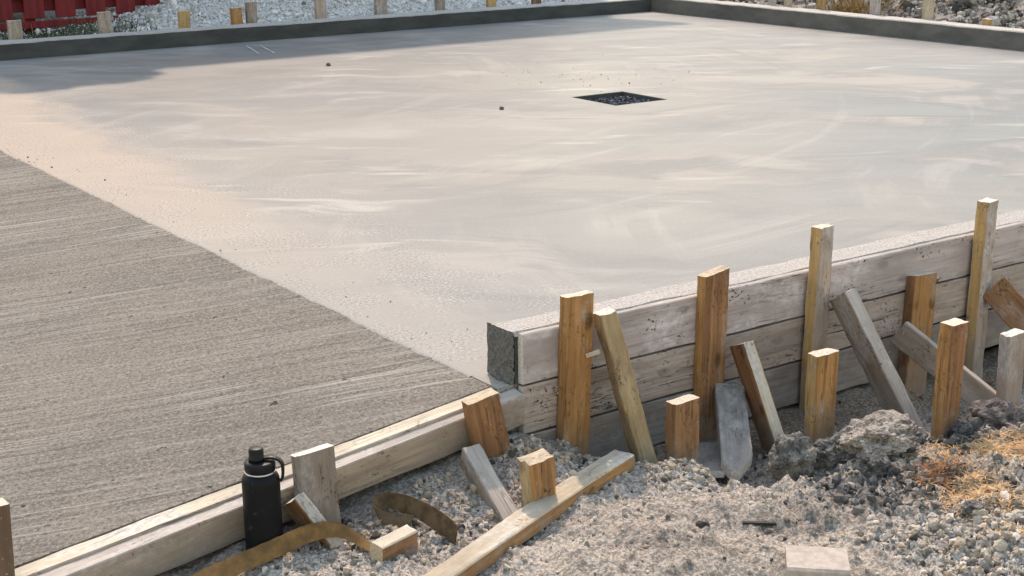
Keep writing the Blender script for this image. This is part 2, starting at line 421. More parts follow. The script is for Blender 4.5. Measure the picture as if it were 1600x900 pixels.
KX, KY = 7.64, 8.30     # outer sides of the far kerbs

def height(x, y):
    near = base_height(x, y)
    wn = 1 - sm(np.maximum(np.maximum(-x - 1.7, x - 3.0), -y - 1.9), 0, 2.5)
    dz = darkzone(x, y); gz = gravelzone(x, y)
    lump = fbm(x, y, 2.7, 3, 61) * .022 + fbm(x, y, 6, 4, 1) * .030 + np.abs(fbm(x, y, 24, 3, 2)) * .022 + fbm(x, y, 70, 3, 4) * (.0045 + .006 * gz)
    lump = lump + sm(x, .30, .42) * (1 - sm(x, 1.0, 1.2)) * sm(-y, .42, .58) * (np.abs(fbm(x, y, 19, 4, 51)) * .045 - .010)
    lump = lump + dz * (np.abs(fbm(x, y, 26, 4, 8)) * .055 - .012) + fbm(x, y, 180, 2, 6) * .0022
    lump = lump * (0.35 + .65 * sm(-y, .16, .32))
    z = (near + lump) * wn + (-.30 + fbm(x, y, .6, 4, 12) * .08) * (1 - wn)
    # spoil heaps beyond the two far kerbs
    side = fbm(x, y, 1.1, 4, 21)
    rough = np.abs(fbm(x, y, 4.5, 5, 22)) * .16 + fbm(x, y, 16, 3, 24) * .035
    dB = y - KY
    rise = sm(x, 1.9, 4.4)
    zb = (-.03 + .06 * sm(dB, 0, .5)) * (1 - rise) + rise * (-.02 + .40 * sm(dB, .05, 1.25)) + rough * .55 * sm(dB, 0, .3) + side * .05
    zb = zb - .12 * np.exp(-(((x - 1.7) / .8) ** 2 + ((dB - .9) / .45) ** 2))
    zb = zb * (1 - .6 * sm(dB, 3, 20))
    dR = x - KX
    zr = -.10 + .48 * sm(dR, .12, 1.5) + rough * 1.0 * sm(dR, .0, .35) + side * .06
    zr = zr * (1 - .6 * sm(dR, 3, 20))
    fB = sm(dB, -.35, -.12) * sm(x, -6, -1)
    fR = sm(dR, -.35, -.12) * sm(y, -1.2, .4)
    z = np.where((dB > -.4), z * (1 - fB) + zb * fB, z)
    z = np.where((dR > -.4), z * (1 - fR) + np.maximum(zr, np.where(dB > -.1, zb, -9)) * fR, z)
    # the excavation under slab and ramp
    ins = sm(x, -4.1, -3.9) * (1 - sm(x, KX - .22, KX - .08)) * sm(y, .05, .12) * (1 - sm(y, KY - .22, KY - .08))
    return z * (1 - ins) + (-.80) * ins

def gcolor(x, y):
    c = np.empty(x.shape + (3,))
    a = fbm(x, y, 5, 4, 31)[..., None]
    beige = np.array([.53, .465, .395]); tan = np.array([.40, .34, .285])
    c[:] = beige * (.5 + .5 * a) + tan * (.5 - .5 * a)
    gz = np.maximum(gravelzone(x, y), np.maximum(sm(y, 8.0, 8.3), sm(x, KX - .2, KX)) * 1.0)[..., None]
    c = c * (1 - gz) + np.array([.53, .51, .48]) * gz
    far = sm(y, 8.0, 8.3)[..., None]
    c = c * (1 - far) + np.array([.72, .70, .67]) * far
    low = (far * (1 - sm(x, 1.9, 3.2))[..., None]) * sm(y, 8.9, 9.3)[..., None]
    c = c * (1 - low) + np.array([.07, .08, .05]) * low
    rr = (sm(x, KX - .2, KX) * (1 - sm(y, 8.2, 8.5)))[..., None]
    c = c * (1 - rr) + np.array([.45, .39, .33]) * rr
    dr = rr * np.clip(.1 + 1.2 * fbm(x, y, 2.2, 4, 41), 0, 1)[..., None]
    c = c * (1 - dr) + np.array([.08, .075, .07]) * dr
    # brown strip along the foot of the wall
    foot_strip = (np.exp(-((y + .17) / .13) ** 2) * (.4 + .6 * sm(x, .2, .5)) * sm(x, -1.5, -.9) * (1 - far[..., 0]) * .8)[..., None]
    c = c * (1 - foot_strip) + np.array([.25, .19, .13]) * foot_strip
    dz = darkzone(x, y)[..., None]
    c = c * (1 - dz) + np.array([.10, .095, .092]) * dz
    sz = strawzone(x, y)[..., None] * .85
    c = c * (1 - sz) + np.array([.56, .38, .21]) * sz
    return c

def geo(a, b, n):
    s = np.linspace(0, 1, n) ** 3
    return a + (b - a) * s

gx = np.unique(np.concatenate([geo(-1.3, -160, 26), np.arange(-1.3, 2.3, .008), np.arange(2.3, 12, .055), geo(12, 180, 26)]).round(4))
gy = np.unique(np.concatenate([geo(-1.5, -160, 26), np.arange(-1.5, -.03, .008), np.array([0, .03, .06, .09, .12, .3]), np.arange(.5, 8.0, .5), np.arange(8.0, 11.2, .05), geo(11.2, 180, 26)]).round(4))
GX, GY = np.meshgrid(gx, gy, indexing='xy')
GZ = height(GX, GY)
nx, ny = len(gx), len(gy)
idx = np.arange(nx * ny).reshape(ny, nx)
quads = np.stack([idx[:-1, :-1], idx[:-1, 1:], idx[1:, 1:], idx[1:, :-1]], -1).reshape(-1, 4)
ground = np_mesh('ground', np.stack([GX, GY, GZ], -1).reshape(-1, 3), quads, M_GROUND, True, gcolor(GX, GY).reshape(-1, 3))
tag(ground, kind='structure')

def gz_at(x, y):
    return float(height(np.array([[x]]), np.array([[y]]))[0, 0])

# ------------------------------------------------------------------ loose stone
t = (1 + 5 ** .5) / 2
ICO_V = np.array([(-1, t, 0), (1, t, 0), (-1, -t, 0), (1, -t, 0), (0, -1, t), (0, 1, t), (0, -1, -t), (0, 1, -t), (t, 0, -1), (t, 0, 1), (-t, 0, -1), (-t, 0, 1)]) / 1.902
ICO_F = np.array([(0, 11, 5), (0, 5, 1), (0, 1, 7), (0, 7, 10), (0, 10, 11), (1, 5, 9), (5, 11, 4), (11, 10, 2), (10, 7, 6), (7, 1, 8),
                  (3, 9, 4), (3, 4, 2), (3, 2, 6), (3, 6, 8), (3, 8, 9), (4, 9, 5), (2, 4, 11), (6, 2, 10), (8, 6, 7), (9, 8, 1)])

def stones(name, px, py, pz, size, cols, parent=None, mat=None):
    n = len(px)
    v = ICO_V[None] * (1 + rng.uniform(-.34, .34, (n, 12, 1)))
    v = v * rng.uniform(.55, 1.15, (n, 1, 3))
    a = rng.uniform(0, 2 * np.pi, n); ca, sa = np.cos(a)[:, None], np.sin(a)[:, None]
    b = rng.uniform(-.9, .9, n); cb, sb = np.cos(b)[:, None], np.sin(b)[:, None]
    x, y, z = v[..., 0], v[..., 1], v[..., 2]
    y, z = y * cb - z * sb, y * sb + z * cb
    x, y = x * ca - y * sa, x * sa + y * ca
    v = np.stack([x, y, z], -1) * size[:, None, None] + np.stack([px, py, pz], -1)[:, None]
    f = ICO_F[None] + (np.arange(n) * 12)[:, None, None]
    c = np.repeat(cols[:, None], 12, 1)
    return np_mesh(name, v.reshape(-1, 3), f.reshape(-1, 3), mat or M_STONE, False, c.reshape(-1, 3), parent)

def stone_cols(n, pal, w):
    pal = np.array(pal); i = rng.choice(len(pal), n, p=np.array(w) / sum(w))
    return pal[i] * rng.uniform(.75, 1.2, (n, 1))

PAL_NEAR = [(.50, .47, .425), (.39, .365, .33), (.26, .245, .23), (.09, .086, .08), (.45, .38, .30), (.58, .55, .505)]
N = 90000
sx_ = rng.uniform(-1.25, 2.2, N); sy_ = rng.uniform(-1.45, -.12, N)
den = .05 + .80 * gravelzone(sx_, sy_) + .25 * darkzone(sx_, sy_)
den *= (1 - .97 * strawzone(sx_, sy_))
keep = rng.random(N) < den
# no loose stone inside the low form or the plank footprint
keep &= ~((sx_ < .06) & (sy_ > -.135))
sx_, sy_ = sx_[keep], sy_[keep]
ss = np.clip(.0022 + .0030 * rng.exponential(1.0, len(sx_)),   .002, .013) * (.75 + .5 * gravelzone(sx_, sy_))
sz_ = height(sx_[None], sy_[None])[0] + ss * .25
sc = stone_cols(len(sx_), PAL_NEAR, (3, 3, 2, 1.0, 2.2, 1.6))
dzz = darkzone(sx_, sy_)[:, None]
sc = sc * np.array([1.10, 1.02, .93])
sc = sc * (1 - .6 * dzz)
foot_tint = (np.exp(-((sy_ + .17) / .13) ** 2) * (.45 + .55 * sm(sx_, .2, .5)))[:, None] * .8
sc = sc * (1 - foot_tint) + sc * np.array([.62, .47, .33]) * foot_tint
tag(stones('gravel', sx_, sy_, sz_, ss, sc), 'loose grey and white crushed stone scattered over the dusty spoil in front of the formwork', 'gravel', kind='stuff')

# broken crumbs of dark soil along the ridge
N = 1500
cu, cv = rng.normal(1.08, .20, N), rng.normal(-.17, .12, N)
cx_, cy_ = .817 * cu + .577 * cv, -.577 * cu + .817 * cv
ok = (cy_ < -.42) & (rng.random(N) < .25 + .75 * darkzone(cx_, cy_)) & (strawzone(cx_, cy_) < .3)
cx_, cy_ = cx_[ok], cy_[ok]
cs_ = np.clip(.003 + .005 * rng.exponential(1, len(cx_)), .003, .019)
tag(stones('soil_crumbs', cx_, cy_, height(cx_[None], cy_[None])[0] + cs_ * .2, cs_, stone_cols(len(cx_), [(.12, .112, .105), (.2, .185, .17), (.38, .33, .28), (.07, .066, .062)], (3, 3, 2, 2))), 'broken crumbs of dark and beige soil along the ridge before the outer stakes', 'soil crumbs', kind='stuff')

# rubble on the far spoil heaps
N = 18000
fx = np.concatenate([rng.uniform(KX + .05, 9.6, N), rng.uniform(.9, 8.8, N)])
fy = np.concatenate([rng.uniform(2.6, 8.4, N), rng.uniform(KY + .06, 10.3, N)])
fs = np.clip(.006 + .006 * rng.exponential(1, len(fx)), .005, .05) * np.where(fx > KX, 1.5, 1)
fs *= np.where((fx < 2.4), .6, 1)
fz = height(fx[None], fy[None])[0] + fs * .3
fc = stone_cols(len(fx), [(.74, .72, .69), (.66, .645, .615), (.80, .785, .76), (.5, .48, .45), (.16, .15, .14)], (4, 3, 3, .7, .25))
right = ((fy < KY + .2) & (fx > KX))
fc[right] = stone_cols(int(right.sum()), [(.44, .385, .33), (.33, .29, .25), (.55, .50, .44), (.16, .15, .14), (.07, .068, .065)], (3, 3, 2, 2, 1.6))
tag(stones('rubble', fx, fy, fz, fs, fc), 'lumps of white and grey rubble heaped behind the far kerbs', 'rubble', kind='stuff')

# ------------------------------------------------------------------ slab, ramp, kerbs
D0, D1, E0, E1 = 3.318, 3.718, 3.520, 3.948      
# drain opening
def plate_with_hole(name, x0, x1, y0, y1, zt, zb, hx0, hx1, hy0, hy1, mat):
    xs, ys = [x0, hx0, hx1, x1], [y0, hy0, hy1, y1]
    vs, fs = [], []
    for z in (zt, zb):
        for yy in ys:
            for xx in xs: vs.append((xx, yy, z))
    for j in range(3):
        for i in range(3):
            if i == 1 and j == 1: continue
            a = j * 4 + i
            fs.append((a, a + 1, a + 5, a + 4)); b = a + 16
            fs.append((b, b + 4, b + 5, b + 1))
    def wall(a, b): fs.append((a, b, b + 16, a + 16))
    for i in range(3):
        wall(i + 1, i); wall(12 + i, 12 + i + 1); wall(i * 4, i * 4 + 4); wall(i * 4 + 7, i * 4 + 3)
    wall(5, 6); wall(10, 9); wall(9, 5); wall(6, 10)
    return mesh_obj(name, vs, fs, mat)
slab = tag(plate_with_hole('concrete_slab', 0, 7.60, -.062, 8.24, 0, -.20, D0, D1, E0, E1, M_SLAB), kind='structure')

M_CHALK = simple('chalk', (.5, .49, .475), .9)
for p0, p1 in (((2.959, 7.74), (2.80, 7.17)), ((3.06, 7.70), (2.91, 7.13))):
    a, b = V((*p0, .004)), V((*p1, .004)); s = V((b - a).cross(V((0, 0, 1)))).normalized() * .009
    n = 8; vs = []; fs = []
    for i in range(n + 1):
        q = a.lerp(b, i / n); w = random.uniform(.5, 1.1)
        vs += [q - s * w, q + s * w]
        if i: fs.append((2 * i - 2, 2 * i - 1, 2 * i + 1, 2 * i))
    mesh_obj('chalk_line', vs, fs, M_CHALK, slab)

SL, RC = .118, -.002
def zr(x): return SL * x + RC
vs = [(-4, -.031, zr(-4)), (-.001, -.031, zr(0)), (-.001, 8.24, zr(0)), (-4, 8.24, zr(-4)), (-4, -.031, zr(-4) - .18), (-.001, -.031, -.19), (-.001, 8.24, -.19), (-4, 8.24, zr(-4) - .18)]
fs = [(0, 1, 2, 3), (7, 6, 5, 4), (0, 4, 5, 1), (2, 6, 7, 3), (0, 3, 7, 4)]
tag(mesh_obj('ramp_pavement', vs, fs, M_RAMP), kind='structure')

vs, fs = [], []
for i in range(420):
    y = .06 + i * (8.1 / 419)
    e = .006 + .010 * mnoise.noise(V((y * 3.1, 2, 0))) + .006 * mnoise.noise(V((y * 14, 5, 0))) + .004 * mnoise.noise(V((y * 45, 9, 0)))
    e = max(e, -.004) + .004
    vs += [(.004, y, .0016), (-e * .5, y, .0012 + zr(-e * .5) * .35), (-e, y, zr(-e) + .0006)]
    if i:
        a = 3 * (i - 1); fs += [(a, a + 3, a + 4, a + 1), (a + 1, a + 4, a + 5, a + 2)]
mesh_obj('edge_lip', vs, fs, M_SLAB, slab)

def rough_box(name, x0, x1, y0, y1, z0, z1, mat, seg, amp, parent=None, chamfer=.008, skew=0.0):
    """long kerb-like box with chamfered upper edges, slightly uneven; runs along its longest side"""
    alongx = (x1 - x0) > (y1 - y0)
    L = (x1 - x0) if alongx else (y1 - y0); Wd = (y1 - y0) if alongx else (x1 - x0)
    n = max(2, int(L / seg)); c = chamfer
    H = z1 - z0
    prof = [(0, 0), (0, H * .5), (0, H - c), (c, H), (Wd * .33, H), (Wd * .66, H), (Wd - c, H), (Wd, H - c), (Wd, H * .5), (Wd, 0)]
    m = len(prof); vs, fs = [], []
    for i in range(n + 1):
        s = L * i / n
        for (w, h) in prof:
            d = mnoise.noise(V((s * 9, w * 30, h * 30))) * amp + mnoise.noise(V((s * 1.2, w * 5, h * 5 + 9))) * amp
            ww = w + (d if h > 0 else 0); hh = h + (d if h > H * .4 else 0)
            ss_ = s
            vs.append((x0 + ss_, y0 + ww, z0 + hh) if alongx else (x0 + ww, y0 + ss_, z0 + hh))
        if i:
            for j in range(m - 1):
                a, b = (i - 1) * m + j, i * m + j
                fs.append((a, a + 1, b + 1, b) if not alongx else (a, b, b + 1, a + 1)[::-1])
    fs.append(tuple(range(m))); fs.append(tuple(range(n * m, n * m + m))[::-1])
    me = mesh_obj(name, vs, fs, mat, parent)
    import bmesh
    bm = bmesh.new(); bm.from_mesh(me.data); bmesh.ops.recalc_face_normals(bm, faces=bm.faces); bm.to_mesh(me.data); bm.free()
    return me

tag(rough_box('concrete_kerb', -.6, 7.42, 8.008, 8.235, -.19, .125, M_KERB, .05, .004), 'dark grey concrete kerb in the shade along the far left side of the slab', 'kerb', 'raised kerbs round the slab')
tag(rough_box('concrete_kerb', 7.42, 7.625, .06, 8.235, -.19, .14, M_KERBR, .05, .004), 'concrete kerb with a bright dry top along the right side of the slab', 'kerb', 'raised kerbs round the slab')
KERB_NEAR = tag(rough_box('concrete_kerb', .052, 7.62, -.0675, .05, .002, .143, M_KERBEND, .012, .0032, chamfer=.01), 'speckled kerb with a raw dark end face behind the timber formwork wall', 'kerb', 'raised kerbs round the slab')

# drain opening
def raw_end():
    # broken face of the fresh kerb: a lumpy grid just proud of the kerb's own end
    n = 16; vs, fs = [], []
    for j in range(n + 1):
        for i in range(n + 1):
            u, v = i / n, j / n
            y = -.0715 + u * .1235; x = .052
            p = V((u * 7, v * 9, 1.7))
            edge = min(1, 6 * min(u, 1 - u, v + .2, 1 - v))
            d = .006 + .006 * mnoise.noise(p) * edge + .0035 * mnoise.noise(p * 2.7) + .002 * mnoise.noise(p * 6)
            vs.append((x - d - .006 * (1 - v) * edge, y + .003 * mnoise.noise(p * 3 + V((4, 0, 0))), .001 + v * .144 + .003 * mnoise.noise(p * 2 + V((0, 7, 0)))))
            if i and j:
                a = (j - 1) * (n + 1) + i - 1
                fs.append((a, a + n + 1, a + n + 2, a + 1))
    return vs, fs
_v, _f = raw_end()
mesh_obj('end_face', _v, _f, M_END, KERB_NEAR)

dr = empty('floor_drain', ((D0 + D1) / 2, (E0 + E1) / 2, -.09))
tag(dr, 'square drain opening in the slab filled with dark wet stone', 'drain')
M_PIT = simple('wet_concrete', (.07, .07, .072), .6)
lx, ly = (D1 - D0) / 2 - .002, (E1 - E0) / 2 - .002
vs = [(-lx, -ly, .086), (lx, -ly, .086), (lx, ly, .086), (-lx, ly, .086), (-lx, -ly, 0), (lx, -ly, 0), (lx, ly, 0), (-lx, ly, 0)]
mesh_obj('pit_lining', vs, [(4, 5, 6, 7), (0, 4, 7, 3), (1, 2, 6, 5), (0, 1, 5, 4), (2, 3, 7, 6)], M_PIT, dr)
n = 900
dxs, dys = rng.uniform(-.185, .185, n), rng.uniform(-.195, .195, n)
ds = rng.uniform(.006, .014, n)
tag(stones('stone_fill', dxs, dys, rng.uniform(.045, .066, n), ds, stone_cols(n, [(.08, .09, .10), (.16, .175, .2), (.035, .038, .045), (.34, .37, .42)], (4, 2.5, 4, .5)), dr), kind='stuff')

def pebble(x, y, r, label, cat='pebble', z=0, name='pebble', mat=None, rough=.35, sub=3, sc=(1, 1, .8), parent=None, freq=2.0, oct_=4):
    import bmesh
    bm = bmesh.new(); bmesh.ops.create_icosphere(bm, subdivisions=sub, radius=1)
    o3 = V((x * 13, y * 7, r * 91))
    for v in bm.verts:
        p = v.co.copy(); d = 0; a = 1; f = freq
        for i in range(oct_):
            d += a * mnoise.noise(p * f + o3); a *= .55; f *= 2.1
        v.co = V((p.x * sc[0], p.y * sc[1], p.z * sc[2])) * r * (1 + rough * d)
    me = bpy.data.meshes.new(name); bm.to_mesh(me); bm.free()
    me.materials.append(mat)
    o = bpy.data.objects.new(name, me); o.location = (x, y, z); link(o, parent)
    return tag(o, label, cat)

M_CLOD = NM('soil_clod')
def clod_mat(name, c1, c2, c3):
    k = NM(name); p = k.coord()
    n1 = k.noise(k.mapping(p, (40, 40, 40)), 1, 5, .7); n2 = k.noise(k.mapping(p, (150, 150, 150)), 1, 4, .7)
    n3 = k.noise(k.mapping(p, (14, 14, 14)), 1, 3, .6)
    col = k.mix(k.step(n3, .42, .6), c1, c3)
    col = k.mix(k.step(n1, .45, .62), col, c2)
    col = k.mix(k.math('MULTIPLY', k.step(n2, .5, .38), .65), col, (.05, .045, .04))
    col = k.mix(k.math('MULTIPLY', k.step(n2, .62, .72), .7), col, (.6, .57, .53))
    return k.bsdf(col, .95, k.bump(k.math('ADD', n1, n2), 1.0, .008), 0, .1)
bpy.data.materials.remove(M_CLOD.m)
M_CLODG = clod_mat('grey_clod', (.13, .127, .123), (.30, .28, .255), (.40, .345, .28))
M_CLODB = clod_mat('beige_clod', (.50, .42, .345), (.58, .51, .44), (.22, .19, .165))
M_CLODD = clod_mat('dark_clod', (.12, .115, .11), (.24, .23, .22), (.17, .15, .14))
M_CLODP = clod_mat('purple_brown_clod', (.20, .165, .155), (.30, .25, .23), (.14, .12, .115))

pebble(2.876, 6.21, .016, 'dark crumb of stone lying on the slab near the shaded far kerb', z=.009, mat=M_CLODD)
pebble(2.71, 3.811, .013, 'small brown stone lying on the slab left of the drain', z=.007, mat=M_CLODP)
n = 130
gx2 = rng.normal(3.9, .35, n); gy2 = rng.normal(4.55, .42, n); g2 = np.clip(.0014 + .0012 * rng.exponential(1, n), .001, .006)
tag(stones('grit', gx2, gy2, g2 * .4, g2, stone_cols(n, [(.62, .6, .57), (.2, .19, .18)], (1, 1))), 'pale and dark grit sprinkled on the slab behind the drain', 'grit', kind='stuff')
n = 80
gy3 = rng.uniform(.1, 4.6, n); gx3 = np.abs(rng.normal(0, .13, n)) - .05 ; g3 = np.clip(.0012 + .0014 * rng.exponential(1, n), .001, .006)
tag(stones('crumbs', gx3, gy3, np.where(gx3 > 0, g3 * .4, SL * gx3 + RC + g3 * .4), g3, stone_cols(n, [(.3, .27, .24), (.13, .12, .11)], (1, 1))), 'small concrete crumbs along the edge between slab and ramp', 'crumbs', kind='stuff')

# ------------------------------------------------------------------ timber
def beam(name, p0, p1, w, t, wdir, mat, end=None, parent=None, seg=.02, amp=.0021, ch=.003, topcut=(0, 0), twist=0.0, bow=0.0,
         narrow=None, rag=0.004, point=0.0, seed=0):
    """a sawn timber from base centre p0 to top centre p1: local z along, x across the width, y through the thickness.
    narrow: another material for the two narrow sides"""
    p0, p1 = V(p0), V(p1)
    zx = (p1 - p0); L = zx.length; zx.normalize()
    xx = V(wdir); xx = (xx - zx * xx.dot(zx)).normalized(); yx = zx.cross(xx)
    hw, ht = w / 2, t / 2
    prof = []
    def side(ax, ay, bx, by, n, s):
        for i in range(n):
            f = i / n; prof.append((ax + (bx - ax) * f, ay + (by - ay) * f, s))
    side(-hw + ch, -ht, hw - ch, -ht, 4, 0); side(hw - ch, -ht, hw, -ht + ch, 1, 0)
    side(hw, -ht + ch, hw, ht - ch, 3, 1); side(hw, ht - ch, hw - ch, ht, 1, 0)
    side(hw - ch, ht, -hw + ch, ht, 4, 0); side(-hw + ch, ht, -hw, ht - ch, 1, 0)
    side(-hw, ht - ch, -hw, -ht + ch, 3, 1); side(-hw, -ht + ch, -hw + ch, -ht, 1, 0)
    m = len(prof); n = max(4, int(L / seg)); vs, fs, mi = [], [], []
    sd = seed * 3.17 + p0.x * 11 + p0.y * 5
    for i in range(n + 1):
        f = i / n
        sc = 1.0
        for (a, b, s) in prof:
            zz = L * f
            if i == n:
                zz += a * topcut[0] + b * topcut[1] + rag * mnoise.noise(V((a * 90 + sd, b * 90, 3)))
            if point:                     # two-sided cut to a tip at the base
                pt = point * abs(a + hw * .15) / hw
                zz = pt + (L - pt) * f
            q1 = mnoise.noise(V((a * 22 + sd, b * 22, zz * 9))) * amp + mnoise.noise(V((a * 60 + sd, b * 60 + 5, zz * 45))) * amp * .55
            tw = twist * f; ca, sa = math.cos(tw), math.sin(tw)
            a2, b2 = a * (1 + q1 / max(hw, .01)), b + (q1 if b > 0 else -q1)
            a2, b2 = a2 * ca - b2 * sa, a2 * sa + b2 * ca
            b2 += bow * math.sin(math.pi * f)
            vs.append((a2, b2, zz))
        if i:
            for j in range(m):
                k2 = (j + 1) % m; a = (i - 1) * m; b = i * m
                fs.append((a + j, a + k2, b + k2, b + j)); mi.append(2 if (narrow and prof[j][2] == 1) else 0)
    if point:
        F_, B_ = [0, 1, 2, 3, 4], [13, 12, 11, 10, 9]
        for q in range(4): fs.append((F_[q], B_[q], B_[q + 1], F_[q + 1])); mi.append(1)
        fs.append((4, 9, 8, 7, 6, 5)); mi.append(1); fs.append((0, 17, 16, 15, 14, 13)); mi.append(1)
    else:
        fs.append(tuple(range(m))[::-1]); mi.append(1)
    c = len(vs); cz = L + rag * mnoise.noise(V((sd, 1, 9))) ; vs.append((0, 0 + 0, cz))
    for j in range(m):
        fs.append((n * m + j, n * m + (j + 1) % m, c)); mi.append(1)
    mats = [mat, end or END_PALE] + ([narrow] if narrow else [])
    o = mesh_obj(name, vs, fs, mats, parent, midx=mi)
    o.matrix_world = Matrix(((xx.x, yx.x, zx.x, p0.x), (xx.y, yx.y, zx.y, p0.y), (xx.z, yx.z, zx.z, p0.z), (0, 0, 0, 1)))
    return o

def stake(p0, p1, label, mat, w=.089, t=.038, wdir=(1, 0, 0), end=None, group='stakes driven along the formwork wall', name='wooden_stake', cat='stake', **kw):
    o = beam(name, p0, p1, w, t, wdir, mat, end, **kw)
    return tag(o, label, cat, group)

# formwork wall: three boards on edge, face at y = -0.094
form = empty('formwork_wall', (.06, -.08, -.275))
tag(form, 'long timber formwork wall of three weathered boards holding the kerb on the right', 'formwork wall')
def board(parent, name, x0, x1, yc, t, z0, z1, mat, end, lab=None, seg=.03, amp=.002, top=None):
    o = beam(name, (x0, yc, (z0 + z1) / 2), (x1, yc, (z0 + z1) / 2), z1 - z0, t, (0, 0, 1), mat, end, seg=seg, amp=amp, ch=.003, narrow=top)
    adopt(o, parent)
    if lab: o['label'] = lab
    return o
board(form, 'board', .06, 7.6, -.082, .024, .006, .1445, W_PINK, END_GREY, 'pale pinkish grey top board', top=TOP_GREY)
board(form, 'board', .06, 7.6, -.082, .024, -.1345, .000, W_MID, END_GREY, 'brownish grey middle board with cracks')
board(form, 'board', .06, 7.6, -.0825, .024, -.275, -.1405, W_LOW, END_GREY, 'dark grey bottom board')

# low form along the ramp, two planks side by side on edge
rf = empty('ramp_form', (-.5, -.075, -.2))
tag(rf, 'low doubled plank form sloping down along the ramp edge beside the black bottle', 'form')
def slope_plank(name, x0, x1, yc0, yc1, t, h, drop, mat, top, end, lab, bow=0.0):
    p0 = V((x0, yc0, zr(x0) - drop - h / 2)); p1 = V((x1, yc1, zr(x1) - drop - h / 2))
    o = beam(name, p0, p1, h, t, (0, -.16, 1), mat, end, seg=.03, amp=.0018, ch=.003, narrow=top, bow=bow)
    adopt(o, rf)
    o['label'] = lab
slope_plank('plank', -1.75, .0, -.056, -.052, .046, .12, .001, W_FORM, TOP_CREAM, END_PALE, 'inner plank with a fresh cream top')
slope_plank('plank', -1.75, .055, -.104, -.0800, .046, .094, .014, W_FORM, TOP_GREY, END_GREY, 'outer plank with a stained greyish brown face')

G = 'stakes driven along the formwork wall'
S1 = stake((.205, -.113, -.42), (.222, -.113, .232), 'thick orange brown stake nearest the raw kerb end, leftmost on the wall', W_ORANGE, end=END_PALE, wdir=(1, .0, 0), topcut=(.02, -.05), twist=-.02)
sp = beam('splinter', (.238, -.134, .062), (.262, -.163, .078), .012, .004, (0, .3, 1), W_CREAM, END_PALE, seg=.01, amp=.0006, ch=.0008)
adopt(sp, S1)
stake((.700, -.113, -.45), (.712, -.113, .214), 'tall brown stake darkened at its foot, second along the wall from the kerb end', W_BROWN, end=END_ORANGE, topcut=(.18, 0), narrow=W_ORANGE)
stake((1.125, -.120, -.45), (1.143, -.120, .286), 'tall slim stake with grey face and yellow side behind the steep grey brace', W_STAKEGREY, w=.072, end=END_PALE, narrow=W_YELLOW, wdir=(1, .16, 0))
stake((1.903, -.123, -.50), (1.915, -.123, .262), 'tallest stake with grey face and yellow side, near the right edge', W_STAKEGREY, w=.070, t=.045, end=END_GREY, narrow=W_YELLOW, wdir=(1, .16, 0))
stake((1.600, -.114, -.48), (1.622, -.114, .058), 'short golden stake against the wall, crossed low down by a long grey brace', W_ORANGE, w=.105, t=.040, end=END_PALE, narrow=W_BROWN, topcut=(0, -.1), rag=.004)

GO = 'short outer stakes in front of the formwork wall'
stake((.452, -.290, -.42), (.448, -.290, -.061), 'short split brown stake with flat pale top standing in the grey gravel mound', W_BROWN, w=.090, t=.042, end=END_PALE, group=GO, wdir=(1, .02, 0), topcut=(0, 0), narrow=W_BROWN)
stake((.930, -.338, -.45), (.933, -.338, -.010), 'short cracked golden brown stake behind the rounded grey clod', W_ORANGE, w=.088, t=.042, end=END_PALE, group=GO, narrow=W_YELLOW, rag=.004)
stake((1.190, -.572, -.45), (1.200, -.572, .088), 'rich brown outer stake standing in front of the crossing brace', W_BROWN, w=.074, t=.045, end=END_PALE, group=GO, wdir=(1, .05, 0), narrow=W_ORANGE)
stake((1.585, -.505, -.48), (1.568, -.505, -.030), 'short grey weathered outer stake with a flat pale top at the right edge', W_STAKEGREY, w=.078, t=.04, end=END_GREY, group=GO)

GB = 'slanting braces propping the formwork wall'
def brace(p0, p1, label, mat, w=.089, t=.038, wdir=(0, 1, .3), **kw):
    return stake(p0, p1, label, mat, w, t, wdir, group=GB, name='timber_brace', cat='brace', **kw)
brace((.372, -.262, -.32), (.292, -.142, .178), 'peeling bark covered brace leaning just right of the thick orange stake', W_BARK, w=.072, t=.050, wdir=(.25, 1, .3), end=END_GREY, narrow=W_BARK, rag=.008, amp=.004)
brace((.792, -.350, -.36), (.768, -.178, .006), 'brown brace with a pale sunlit edge rising behind the rounded clod', W_BROWN, w=.108, t=.036, wdir=(.25, 1, .3), end=END_PALE, narrow=TOP_CREAM)  # pale edge: sunlight on the narrow side put into its material
brace((1.245, -.455, -.36), (1.195, -.165, .075), 'grey cement splashed brace leaning steeply in the middle of the wall', W_BRACE, w=.115, t=.040, wdir=(.1, 1, .5), end=END_GREY, narrow=TOP_GREY)
B4 = brace((1.60, -.66, -.38), (1.463, -.168, -.092), 'long low grey brace passing behind the rich brown outer stake', W_BRACE, w=.080, t=.036, wdir=(0, .5, 1), end=END_GREY, narrow=TOP_GREY)
brace((2.06, -.56, -.40), (1.938, -.155, -.030), 'dark brown brace with a pale top running out at the right edge', W_BROWN, w=.095, t=.038, wdir=(0, .6, 1), end=END_PALE, narrow=TOP_GREY)

